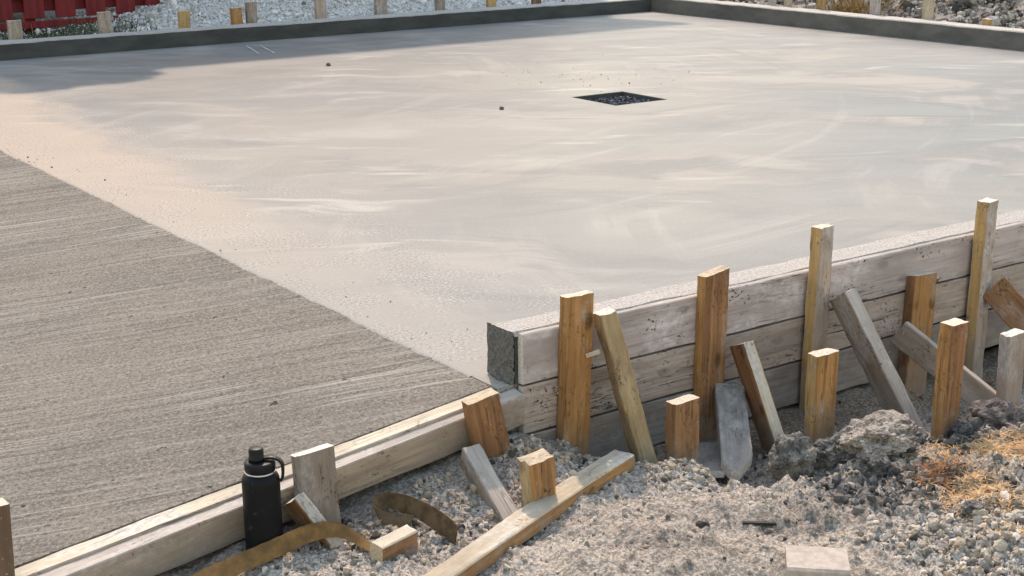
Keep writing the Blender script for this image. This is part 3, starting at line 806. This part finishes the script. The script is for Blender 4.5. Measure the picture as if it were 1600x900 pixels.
# loose and leaning pieces on the left
stake((-.045, -.150, -.30), (-.110, -.142, .024), 'reddish brown offcut stake tilted against the low form below the raw kerb end', W_BROWN, w=.092, t=.04, group='stakes holding the low ramp form', end=END_ORANGE, wdir=(1, -.1, .1), topcut=(-.02, 0))
brace((-.190, -.43, -.262), (-.150, -.150, -.128), 'short brace with a grey crusted top propping the tilted offcut stake', W_BRACE, w=.085, t=.050, wdir=(0, .4, 1), end=END_GREY, narrow=TOP_GREY)
stake((-.578, -.150, -.33), (-.592, -.150, -.002), 'grey stake with a sloping top right beside the black water bottle', W_GREYBROWN, w=.098, t=.042, group='stakes holding the low ramp form', end=END_GREY, topcut=(.02, -.2))
brace((-.585, -.235, -.24), (-.648, -.150, -.112), 'stubby reddish brace behind the bottle, its foot under the tan strap', W_BROWN, w=.07, t=.034, wdir=(-.4, .3, 1), end=END_GREY, narrow=TOP_GREY)
ls = stake((-1.366, -.160, -.40), (-1.352, -.160, .062), 'brown topped stake cut off by the left edge of the photo', W_DARK, w=.095, t=.045, group='stakes holding the low ramp form', end=END_PALE, wdir=(1, .05, 0))

st5 = stake((-.088, -.385, -.30), (-.112, -.385, -.058), 'splintered brown stump of a stake standing behind the long plank', W_STUMP, w=.076, t=.050, end=END_ORANGE, group='loose timber lying in the gravel', rag=.009, amp=.006, narrow=W_BARK, name='stake_stump', cat='stump', seed=4)
tag(beam('long_plank', (-.72, -.655, -.203), (.238, -.298, -.178),   .064, .040, (-.37, .93, 0), W_CREAM, END_PALE, narrow=W_ORANGE, amp=.002, bow=.008), 'long pale plank with a golden side lying across the gravel in the foreground', 'plank', 'loose timber lying in the gravel')
tag(beam('wood_block', (-.563, -.385, -.192), (-.455, -.362, -.188), .042, .062, (-.2, .95, .1), TOP_CREAM, END_ORANGE, narrow=W_BROWN, amp=.0015), 'small wooden block with a cream top lying beside the strap end', 'block', 'loose timber lying in the gravel')  # cream top: sunlight on the block put into its material
tag(beam('pointed_stake', (.518, -.440, -.262), (.752, -.150, -.135), .086, .038, (.75, -.65, -.05), W_GREYDARK, END_GREY, point=.075, amp=.0016), 'grey cement coated stake lying with its cut point towards the viewer', 'stake', 'loose timber lying in the gravel')
tag(beam('board_offcut', (.495, -.36, -.268), (.64, -.185, -.275), .07, .02, (.77, -.63, .1), W_GREYDARK, END_GREY, amp=.0016), 'thin grey board offcut half buried beside the pointed stake', 'offcut', 'loose timber lying in the gravel')
tag(beam('dark_stick', (.245, -.735, -.198), (.305, -.79, -.196), .012, .006, (.6, .7, 0), simple('charred_wood', (.03, .028, .025)), seg=.008, amp=.001, ch=.001), 'thin dark stick lying on the foreground spoil', 'stick')

# nail sticking out of the low brace
M_STEEL = simple('dull_steel', (.42, .42, .43), .45, .9)
def rod(name, a, b, r, mat, parent=None, seg=8):
    a, b = V(a), V(b); z = (b - a).normalized(); x = z.orthogonal().normalized(); y = z.cross(x)
    vs, fs = [], []
    for q in (a, b):
        for i in range(seg):
            an = 2 * math.pi * i / seg; vs.append(q + x * math.cos(an) * r + y * math.sin(an) * r)
    for i in range(seg):
        j = (i + 1) % seg; fs.append((i, j, seg + j, seg + i))
    fs += [tuple(range(seg))[::-1], tuple(range(seg, 2 * seg))]
    o = mesh_obj(name, vs, fs, mat)
    if parent:
        adopt(o, parent)
    return o
rod('nail', (1.47, -.185, -.082), (1.425, -.215, -.08), .0022, M_STEEL, B4)
rod('nail', (.175, -.105, -.02), (.135, -.145, -.018), .002, M_STEEL, S1)

# ------------------------------------------------------------------ straps
def webbing(name):
    k = NM(name); p = k.coord()
    w = k.n('ShaderNodeTexWave', {'Vector': k.mapping(p, (1, 1, 1), rot=(.3, .5, .2)), 'Scale': 160.0, 'Distortion': 1.0}).outputs[1]
    n = k.noise(k.mapping(p, (25, 25, 25)), 1, 5, .65)
    col = k.mix(k.step(n, .35, .65), (.17, .10, .045), (.31, .175, .065))
    col = k.mix(k.math('MULTIPLY', w, .25), col, (.09, .055, .03))
    col = k.mix(k.math('MULTIPLY', k.step(n, .62, .75), .5), col, (.42, .27, .12))
    return k.bsdf(col, .9, k.bump(w, .4, .002), 0, .15)
M_WEB = webbing('tan_webbing')
k = NM('dark_webbing'); nn = k.noise(k.mapping(k.coord(), (30, 30, 30)), 1, 5, .65)
M_WEBD = k.bsdf(k.mix(k.step(nn, .35, .65), (.085, .055, .03), (.16, .11, .065)), .9, k.bump(nn, .4, .003), 0, .15)

def catmull(P, n):
    P = [V(p) for p in P]; out = []
    for i in range(len(P) - 1):
        p0, p1, p2, p3 = P[max(i - 1, 0)], P[i], P[i + 1], P[min(i + 2, len(P) - 1)]
        for j in range(n):
            t_ = j / n
            out.append(.5 * ((2 * p1) + (p2 - p0) * t_ + (2 * p0 - 5 * p1 + 4 * p2 - p3) * t_ ** 2 + (3 * p1 - p0 - 3 * p2 + p3) * t_ ** 3))
    return out + [P[-1]]

def ribbon(name, C, Wv, th, mat, n=10, parent=None):
    c = catmull(C, n); w = catmull(Wv, n); vs, fs = [], []
    for i in range(len(c)):
        tg = (c[min(i + 1, len(c) - 1)] - c[max(i - 1, 0)]).normalized()
        nr = tg.cross(w[i]).normalized() * th / 2
        wv = w[i] / 2 + w[i].normalized() * .0006 * math.sin(i * 1.7)
        vs += [c[i] - wv - nr, c[i] - nr * 1.3, c[i] + wv - nr, c[i] + wv + nr, c[i] + nr * 1.3, c[i] - wv + nr]
        if i:
            for j in range(6):
                a, b = 6 * (i - 1), 6 * i; k2 = (j + 1) % 6
                fs.append((a + j, a + k2, b + k2, b + j))
    fs += [(0, 1, 2, 3, 4, 5), tuple(6 * (len(c) - 1) + q for q in range(6))[::-1]]
    o = mesh_obj(name, vs, fs, mat, parent, smooth=False)
    return o
zs = -.185
tag(ribbon('webbing_strap',
           [(-1.02, -.275, -.212), (-.93, -.245, -.200), (-.84, -.24, -.190), (-.74, -.238, -.177), (-.66, -.24, -.164), (-.60, -.255, -.163), (-.57, -.288, -.175), (-.557, -.328, -.186), (-.550, -.378, -.195)],
           [(0, .030, .026), (0, .032, .028), (0, .030, .032), (0, .024, .036), (0, .020, .036), (.004, .022, .032), (.012, .02, .024), (.016, .012, .012), (.01, .005, .006)],
           .0022, M_WEB), 'tan webbing strap looping over the gravel in front of the black bottle', 'strap', 'lashing straps lying in the gravel')
tag(ribbon('webbing_strap',
           [(-.400, -.275, -.190), (-.435, -.245, -.190), (-.456, -.212, -.182), (-.446, -.185, -.170), (-.415, -.190, -.163), (-.388, -.240, -.164), (-.372, -.300, -.170), (-.360, -.360, -.182), (-.358, -.405, -.192)],
           [(.02, .01, .022), (.014, .012, .026), (.0, .022, .03), (-.006, .026, .032), (.0, .022, .036), (.006, .012, .044), (.008, .006, .050), (.010, .004, .052), (.012, .004, .050)],
           .003, M_WEBD), 'dark brown webbing strap curled over on itself beside the low form', 'strap', 'lashing straps lying in the gravel')

# ------------------------------------------------------------------ water bottle
k = NM('matte_black_coating')
pc = k.coord()
sc1 = k.noise(k.mapping(pc, (55, 55, 30)), 1, 5, .7, 1.2)
sc2 = k.noise(k.mapping(pc, (22, 22, 16)), 1, 2, .5)
scf = k.math('MULTIPLY', k.step(sc1, .56, .66), k.step(sc2, .5, .62))
M_BLACK = k.bsdf(k.mix(k.math('MULTIPLY', scf, .8), (.0075, .008, .010), (.045, .046, .05)), k.math('ADD', .5, k.math('MULTIPLY', scf, .3)), k.bump(sc1, .05, .002), 0, .18)
M_LID = simple('black_plastic', (.009, .009, .011), .45, spec=.25, var=.2)
M_RING = simple('brushed_steel', (.65, .65, .66), .28, 1.0, var=.05)
def lathe(name, prof, mat, parent, off=(0, 0), n=48, smooth=True):
    vs, fs = [], []
    for (r, z) in prof:
        for i in range(n):
            a = 2 * math.pi * i / n; vs.append((off[0] + r * math.cos(a), off[1] + r * math.sin(a), z))
    for j in range(len(prof) - 1):
        for i in range(n):
            i2 = (i + 1) % n; fs.append((j * n + i, j * n + i2, (j + 1) * n + i2, (j + 1) * n + i))
    fs += [tuple(range(n))[::-1], tuple((len(prof) - 1) * n + i for i in range(n))]
    return mesh_obj(name, vs, fs, mat, parent, smooth=smooth)
bz = -.213
bot = empty('water_bottle', (-.742, -.180, bz))
tag(bot, 'black insulated water bottle with a looped lid standing against the low form', 'water bottle')
Rb = .0435
lathe('body', [(Rb - .004, 0), (Rb - .001, .001), (Rb, .004), (Rb, .06), (Rb, .12), (Rb, .182), (Rb - .001, .19), (Rb - .004, .197), (Rb - .009, .202), (Rb - .011, .204), (Rb - .011, .207)], M_BLACK, bot)
lathe('neck_ring', [(.0352, .2045), (.0362, .2052), (.0362, .2082), (.0352, .209)], M_RING, bot)
lid = lathe('lid', [(.0345, .2095), (.0355, .2105), (.0355, .228), (.0345, .2305), (.032, .232), (.026, .2325)], M_LID, bot)
rx, ry = .817, -.577
ox, oy = -rx * .007, -ry * .007
lathe('spout_cap', [(.0185, .2328), (.0185, .240), (.0172, .241), (.0172, .258), (.0163, .2612), (.013, .263), (.005, .2632)], M_LID, lid, (ox, oy), 24)
hv = []
hw_ = V((-ry, rx, 0)) * .014
def hp(a, z): return (rx * a, ry * a, z)
ribbon('carry_loop', [hp(.010, .238), hp(.024, .240), hp(.036, .238), (rx * .045, ry * .045, .233), hp(.051, .224), hp(.052, .206), hp(.050, .190), hp(.046, .183)],
       [hw_] * 8, .0055, M_LID, 6, lid)

# ------------------------------------------------------------------ paver brick, clods
tag(beam('paver_brick', (.135, -.985, -.176), (.233, -1.078, -.176), .118, .045, (.7, .73, 0), simple('worn_brick', (.43, .365, .31), .9, var=.14, scale=60), simple('worn_brick_side', (.30, .26, .23), .9, var=.3, scale=60), amp=.002, seg=.012,
         narrow=None, ch=.006), 'worn pinkish paving brick lying flat in the foreground spoil', 'brick')

def clod(x, y, r, sc, label, mat, rough=.38, dz=.0, sub=5):
    z = gz_at(x, y) + r * sc[2] * .45 + dz
    pebble(x, y, r, label, 'soil clod', z, 'soil_clod', mat, rough, sub, sc, None, 1.6, 6)['group'] = 'clods of soil along the ridge'
clod(.672, -.480, .062, (.95, 1.0, 1.05), 'rounded grey and beige clod at the foot of the brown brace', M_CLODG, .30, .022)
clod(.800, -.492, .050, (1.1, 1.0, .75), 'crumbly grey clod beside the cracked golden stake', M_CLODG, .45)
clod(.930, -.560, .095, (1.3, .9, .62), 'largest pale topped clod at the foot of the grey cement splashed brace', M_CLODB, .40, .02)
clod(1.02, -.585, .055, (1.2, .9, .55), 'dark lump just left of the rich brown outer stake', M_CLODD, .45)
clod(1.215, -.645, .050, (1.2, 1, .8), 'dark clod just right of the rich brown outer stake', M_CLODD, .45)
clod(1.345, -.640, .070, (1.2, 1, .75), 'purplish brown clod below the grey outer stake', M_CLODP, .42, .01)
clod(1.45, -.70, .05, (1.2, 1, .6), 'dark flattish clod by the right edge of the photo', M_CLODD, .45)
clod(.80, -.655, .035, (1.2, 1, .8), 'small dark crumb on the slope below the largest clod', M_CLODD, .5, 0, 4)
clod(.845, -.52, .022, (1, 1, 1), 'small pale stone between the two larger clods', M_CLODB, .3, 0, 4)
clod(.77, -1.00, .024, (1.4, 1, .6), 'grey stone lying in the pale gravel at lower right', M_CLODG, .3, 0, 4)
clod(.845, -1.165, .026, (1.2, 1, .9), 'dark stone at the right edge among pale gravel', M_CLODD, .3, 0, 4)

# ------------------------------------------------------------------ dry grass
def blades(name, pts, lmin, lmax, wid, cols, label, cat, flat=.35):
    n = len(pts)
    px, py = pts[:, 0], pts[:, 1]
    pz = height(px[None], py[None])[0]
    a = rng.uniform(0, 2 * np.pi, n); el = rng.uniform(0.02, flat, n); L = rng.uniform(lmin, lmax, n)
    d = np.stack([np.cos(a) * np.cos(el), np.sin(a) * np.cos(el), np.sin(el)], -1)
    s = np.stack([-np.sin(a), np.cos(a), np.zeros(n)], -1) * wid * rng.uniform(.6, 1.2, n)[:, None]
    p = np.stack([px, py, pz + .001], -1); mid = p + d * L[:, None] * .5 + np.array([0, 0, .2])[None] * (L * .5)[:, None] * .5
    tip = p + d * L[:, None]
    v = np.stack([p - s, p + s, mid + s, mid - s, tip + s * .3, tip - s * .3], 1)
    b = np.arange(n)[:, None] * 6
    f = np.concatenate([b + np.array([0, 1, 2, 3]), b + np.array([3, 2, 4, 5])], 0)
    c = np.repeat(cols[:, None], 6, 1)
    return tag(np_mesh(name, v.reshape(-1, 3), f, M_STRAW, False, c.reshape(-1, 3)), label, cat, kind='stuff')
k = NM('straw')
M_STRAW = k.bsdf(k.n('ShaderNodeAttribute', attribute_name='Col').outputs['Color'], .8, None, 0, .2)
P = np.stack([rng.uniform(.6, 1.7, 50000), rng.uniform(-1.35, -.62, 50000)], -1)
P = P[rng.random(len(P)) < strawzone(P[:, 0], P[:, 1]) * 1.1]
blades('dry_grass', P, .010, .032, .0010, stone_cols(len(P), [(.66, .42, .20), (.56, .31, .13), (.70, .50, .29), (.42, .21, .08)], (3, 3, 3, 1)), 'matted orange straw covering the spoil at the lower right', 'dry grass')
P = rng.normal((.895, -.800), (.045, .036), (420, 2))
blades('grass_roots', P, .02, .06, .0010, stone_cols(len(P), [(.34, .15, .05), (.24, .09, .035), (.46, .25, .1)], (2, 2, 1)), 'rusty tangle of dead roots on the dark clod ridge', 'roots', .5)
P = rng.normal((8.05, 6.0), (.16, .16), (900, 2))
blades('dead_tuft', P, .10, .26, .005, stone_cols(len(P), [(.36, .24, .1), (.26, .17, .07), (.44, .33, .17)], (2, 2, 1)), 'tuft of dead brown grass on the rubble behind the right kerb', 'dead grass', 1.2)
P = np.stack([rng.uniform(.9, 2.6, 1500), rng.uniform(8.5, 9.6, 1500)], -1)
blades('weeds', P, .05, .13, .004, stone_cols(len(P), [(.07, .10, .04), (.12, .13, .06), (.2, .18, .1)], (2, 2, 1)), 'low green weeds in front of the red fence', 'weeds', 1.2)

# ------------------------------------------------------------------ stakes behind the far kerbs
GF = 'stake tops behind the far kerb'
far = [(1.31, .262, W_STAKEGREY, .10, 'pale grey stake top behind the far kerb, nearest the left edge of the photo'),
       (2.02, .285, W_STAKEGREY, .10, 'bluish grey stake top behind the far kerb in front of the red fence'),
       (2.67, .255, W_YELLOW, .09, 'brownish stake top behind the far kerb standing before white rubble, alone'),
       (3.15, .255, W_ORANGE, .09, 'orange lower stake of the touching pair behind the far kerb'),
       (3.27, .295, W_STAKEGREY, .09, 'grey taller stake of the touching pair behind the far kerb'),
       (3.93, .33, W_STAKEGREY, .095, 'grey stake behind the far kerb, just right of the touching pair'),
       (4.53, .33, W_STAKEGREY, .115, 'broad brownish grey stake behind the middle of the far kerb'),
       (5.15, .31, W_MID, .09, 'pinkish brown stake behind the far kerb, third from its right end'),
       (5.71, .31, W_YELLOW, .09, 'yellowish stake behind the far kerb, second from its right end'),
       (6.22, .30, W_BROWN, .09, 'reddish stake behind the far kerb, nearest its right end')]
for (x, zt, m, w, lab) in far:
    stake((x + .01, 8.268 + .02, -.3), (x + random.uniform(-.012, .012), 8.268 + .02, zt), lab, m, w=w, t=.045, end=END_PALE, group=GF)
GR = 'stake tops behind the right kerb'
for (y, zt, m, w, lab) in [(6.60, .33, W_PINK, .085, 'pale grey stake behind the right kerb, nearest the far corner'),
                           (6.40, .32, W_CREAM, .08, 'pale brown stake behind the right kerb, close beside the first one from the corner'),
                           (6.00, .33, W_YELLOW, .095, 'yellowish stake behind the right kerb just left of the dead grass tuft'),
                           (5.39, .34, W_PINK, .10, 'pale grey stake behind the right kerb just right of the dead grass tuft'),
                           (4.83, .33, W_CREAM, .10, 'beige stake behind the right kerb against the pale rubble, nearest the photo edge'),
                           (4.25, .185, W_YELLOW, .075, 'stub of yellowish stake barely above the right kerb')]:
    stake((7.655, y, -.3), (7.66, y, zt), lab, m, w=w, t=.045, end=END_PALE, group=GR, wdir=(0.25, 1, 0))

# ------------------------------------------------------------------ red fence
k = NM('red_painted_boards'); rn = k.noise(k.mapping(k.coord(), (30, 30, 3)), 1, 4, .6)
M_RED = k.bsdf(k.mix(k.step(rn, .35, .65), (.15, .013, .018), (.24, .022, .028)), .6, k.bump(rn, .2, .003), 0, .35)
fe = empty('red_fence', (1.0, 9.75, -.1))
tag(fe, 'dark red board fence in the shade behind the far kerb', 'fence')
def box(name, x0, x1, y0, y1, z0, z1, mat, parent, bev=.004):
    import bmesh
    bm = bmesh.new(); bmesh.ops.create_cube(bm, size=1)
    for v in bm.verts: v.co = V((x0 + (v.co.x + .5) * (x1 - x0), y0 + (v.co.y + .5) * (y1 - y0), z0 + (v.co.z + .5) * (z1 - z0)))
    if bev: bmesh.ops.bevel(bm, geom=bm.edges[:], offset=bev, segments=1, affect='EDGES')
    me = bpy.data.meshes.new(name); bm.to_mesh(me); bm.free(); me.materials.append(mat)
    o = bpy.data.objects.new(name, me); link(o, parent)
    if parent is not None: o.location = -parent.location
    return o
for i in range(22):
    x = -.35 + i * .272
    box('front_picket', x, x + .175, 9.70, 9.722, .135 + random.uniform(-.006, .006), 1.95, M_RED, fe)
    box('rear_picket', x + .13, x + .305, 9.770, 9.792, .19, 1.95, M_RED, fe)
for z in (.30, .98, 1.65): box('rail', -.4, 5.7, 9.724, 9.768, z, z + .09, M_RED, fe)
box('kick_rail', -.4, 5.7, 9.69, 9.735, .055, .115, M_RED, fe)
for x in (-.3, 1.9, 4.1, 5.65): box('post', x - .045, x + .045, 9.795, 9.885, -.4, 2.0, M_RED, fe)

# ------------------------------------------------------------------ house and tree, unseen and shaped to cast the shade along the far kerb
ho = empty('house', (2.0, 13.5, 0))
tag(ho, 'two storey house with cream walls and grey roof out of view beyond the fence, shaped to shade the far kerb', 'house')
M_ROOF = simple('roof_shingles', (.12, .115, .11), .9, var=.3, scale=8)
M_GLASS = simple('window_glass', (.05, .06, .07), .1, spec=.5)
M_WHITE = simple('white_trim', (.7, .7, .68), .6)
M_SID = NM('cream_siding'); sw = M_SID.n('ShaderNodeTexWave', {'Vector': M_SID.geo_pos(), 'Scale': 2.2}, bands_direction='Z').outputs[1]
M_SID = M_SID.bsdf(M_SID.mix(sw, (.66, .63, .57), (.76, .73, .67)), .6, M_SID.bump(sw, .4, .02), 0, .3)  # cream tone picked to bounce light into the shaded strip
hx0, hx1, hy0, hy1, ez = 2.2, 8.6, 11.2, 17.0, 5.05
rz_ = 6.6; ym = (hy0 + hy1) / 2
off = ho.location
def hv_(p): return tuple(V(p) - off)
vs = [hv_(p) for p in [(hx0, hy0, -.6), (hx1, hy0, -.6), (hx1, hy1, -.6), (hx0, hy1, -.6), (hx0, hy0, ez), (hx1, hy0, ez), (hx1, hy1, ez), (hx0, hy1, ez), (hx0, ym, rz_ - .2), (hx1, ym, rz_ - .2)]]
mesh_obj('wall', vs, [(0, 1, 5, 4), (2, 3, 7, 6), (1, 2, 6, 9, 5), (3, 0, 4, 8, 7)], M_SID, ho)
def roofside(ya, yb):
    sgn = -1 if ya < ym else 1
    za, zb_ = 5.0, rz_
    return [hv_(p) for p in [(hx0 - .4, ya, za), (hx1 + .4, ya, za), (hx1 + .4, yb, zb_), (hx0 - .4, yb, zb_), (hx0 - .4, ya, za + .18), (hx1 + .4, ya, za + .18), (hx1 + .4, yb, zb_ + .18), (hx0 - .4, yb, zb_ + .18)]]
cf = [(3, 2, 1, 0), (4, 5, 6, 7), (0, 1, 5, 4), (1, 2, 6, 5), (2, 3, 7, 6), (3, 0, 4, 7)]
mesh_obj('roof', roofside(10.75, ym) + roofside(17.45, ym), cf + [tuple(q + 8 for q in f) for f in cf], M_ROOF, ho)
for z in (.7, 3.2):
    for x in (3.0, 6.4):
        w_ = box('window', x, x + 1.2, hy0 - .05, hy0 + .02, z, z + 1.4, M_WHITE, ho)
        g_ = box('pane', x + .08, x + 1.12, hy0 - .056, hy0 - .04, z + .08, z + 1.32, M_GLASS, None, 0)
        g_.parent = w_; g_.location = (0, 0, 0)

tr = empty('tree', (1.25, 9.15, -.3))
tag(tr, 'small leafy tree out of view over the fence, placed for its shade by the kerb', 'tree')
M_BARK = simple('tree_bark', (.12, .09, .07), .95, var=.4, scale=30)
def limb(pts, rad, name):
    c = catmull(pts, 6); vs, fs = [], []; n = 8
    for i, p in enumerate(c):
        r = rad[0] + (rad[1] - rad[0]) * i / (len(c) - 1)
        for j in range(n):
            a = 2 * math.pi * j / n; vs.append(p - tr.location + V((math.cos(a) * r, math.sin(a) * r, 0)))
        if i:
            for j in range(n): fs.append(((i - 1) * n + j, (i - 1) * n + (j + 1) % n, i * n + (j + 1) % n, i * n + j))
    return mesh_obj(name, vs, fs, M_BARK, tr, smooth=True)
limb([(.75, 9.15, -.4), (.8, 9.15, 1.6), (1.15, 9.15, 2.6), (1.9, 9.2, 3.1), (2.5, 9.2, 3.5)], (.09, .025), 'trunk')
limb([(1.1, 9.15, 2.55), (1.5, 9.2, 3.1), (2.0, 9.3, 3.4)], (.035, .015), 'branch')
n = 5200
d = rng.normal(0, 1, (n, 3)); d /= np.linalg.norm(d, axis=1)[:, None]
cen = np.array([(2.52, 9.20, 3.15), (2.36, 9.25, 3.50), (2.80, 9.15, 3.25), (2.1, 9.3, 3.0)])
ci = rng.choice(4, n, p=[.4, .2, .2, .2])
p = cen[ci] + d * (rng.random(n) ** .45)[:, None] * np.array([.36, .30, .40])
a1 = rng.normal(0, 1, (n, 3)); a1 /= np.linalg.norm(a1, axis=1)[:, None]
a2 = np.cross(a1, d); a2 /= np.linalg.norm(a2, axis=1)[:, None] + 1e-6
lw = rng.uniform(.03, .06, n)[:, None]
lv = np.stack([p - a1 * lw * 1.4, p + a2 * lw * .6, p + a1 * lw * 1.4, p - a2 * lw * .6], 1) - np.array(tr.location)
lf = np.arange(n)[:, None] * 4 + np.array([0, 1, 2, 3])
np_mesh('crown', lv.reshape(-1, 3), lf, simple('tree_leaf', (.06, .09, .035), .6), False, None, tr)

# ------------------------------------------------------------------ light, camera
SUN_EL, SUN_AZ = math.radians(49), math.atan2(.48, .88)     # azimuth from +Y towards +X
w = bpy.data.worlds.new('World'); scene.world = w; w.use_nodes = True
nt = w.node_tree; nt.nodes.clear()
sky = nt.nodes.new('ShaderNodeTexSky'); sky.sky_type = 'NISHITA'; sky.sun_disc = False
sky.sun_elevation = SUN_EL; sky.sun_rotation = SUN_AZ; sky.air_density = 2.5; sky.dust_density = 1.6; sky.ozone_density = 3.0
bg = nt.nodes.new('ShaderNodeBackground'); bg.inputs[1].default_value = .15
out = nt.nodes.new('ShaderNodeOutputWorld')
nt.links.new(sky.outputs[0], bg.inputs[0]); nt.links.new(bg.outputs[0], out.inputs[0])
sd = V((math.sin(SUN_AZ) * math.cos(SUN_EL), math.cos(SUN_AZ) * math.cos(SUN_EL), math.sin(SUN_EL)))
ld = bpy.data.lights.new('sun', 'SUN'); ld.energy = 2.0; ld.angle = math.radians(1.2); ld.color = (1.0, .86, .70)
lo = bpy.data.objects.new('sun', ld); link(lo); lo.rotation_euler = sd.to_track_quat('Z', 'Y').to_euler(); lo.location = (0, 0, 20)

cd = bpy.data.cameras.new('camera'); cam = link(bpy.data.objects.new('camera', cd)); scene.camera = cam
cd.sensor_width = 36; cd.lens = 36 * 2272.1 / 1600; cd.clip_start = .05; cd.clip_end = 1000
R_ = V((.8170, -.5765, -.0074)); F_ = V((.5534, .7868, -.2734)); F_.normalize()
R_ = (R_ - F_ * R_.dot(F_)).normalized(); U_ = R_.cross(F_)
cam.matrix_world = Matrix(((R_.x, U_.x, -F_.x, -2.0432), (R_.y, U_.y, -F_.y, -3.0359), (R_.z, U_.z, -F_.z, 1.3), (0, 0, 0, 1)))

vs_ = scene.view_settings
vs_.view_transform = 'Standard'; vs_.look = 'None'; vs_.gamma = 1; vs_.exposure = 0.80; vs_.use_curve_mapping = False
vs_.use_white_balance = True; vs_.white_balance_temperature = 7000; vs_.white_balance_tint = 17
scene.cycles.max_bounces = 6
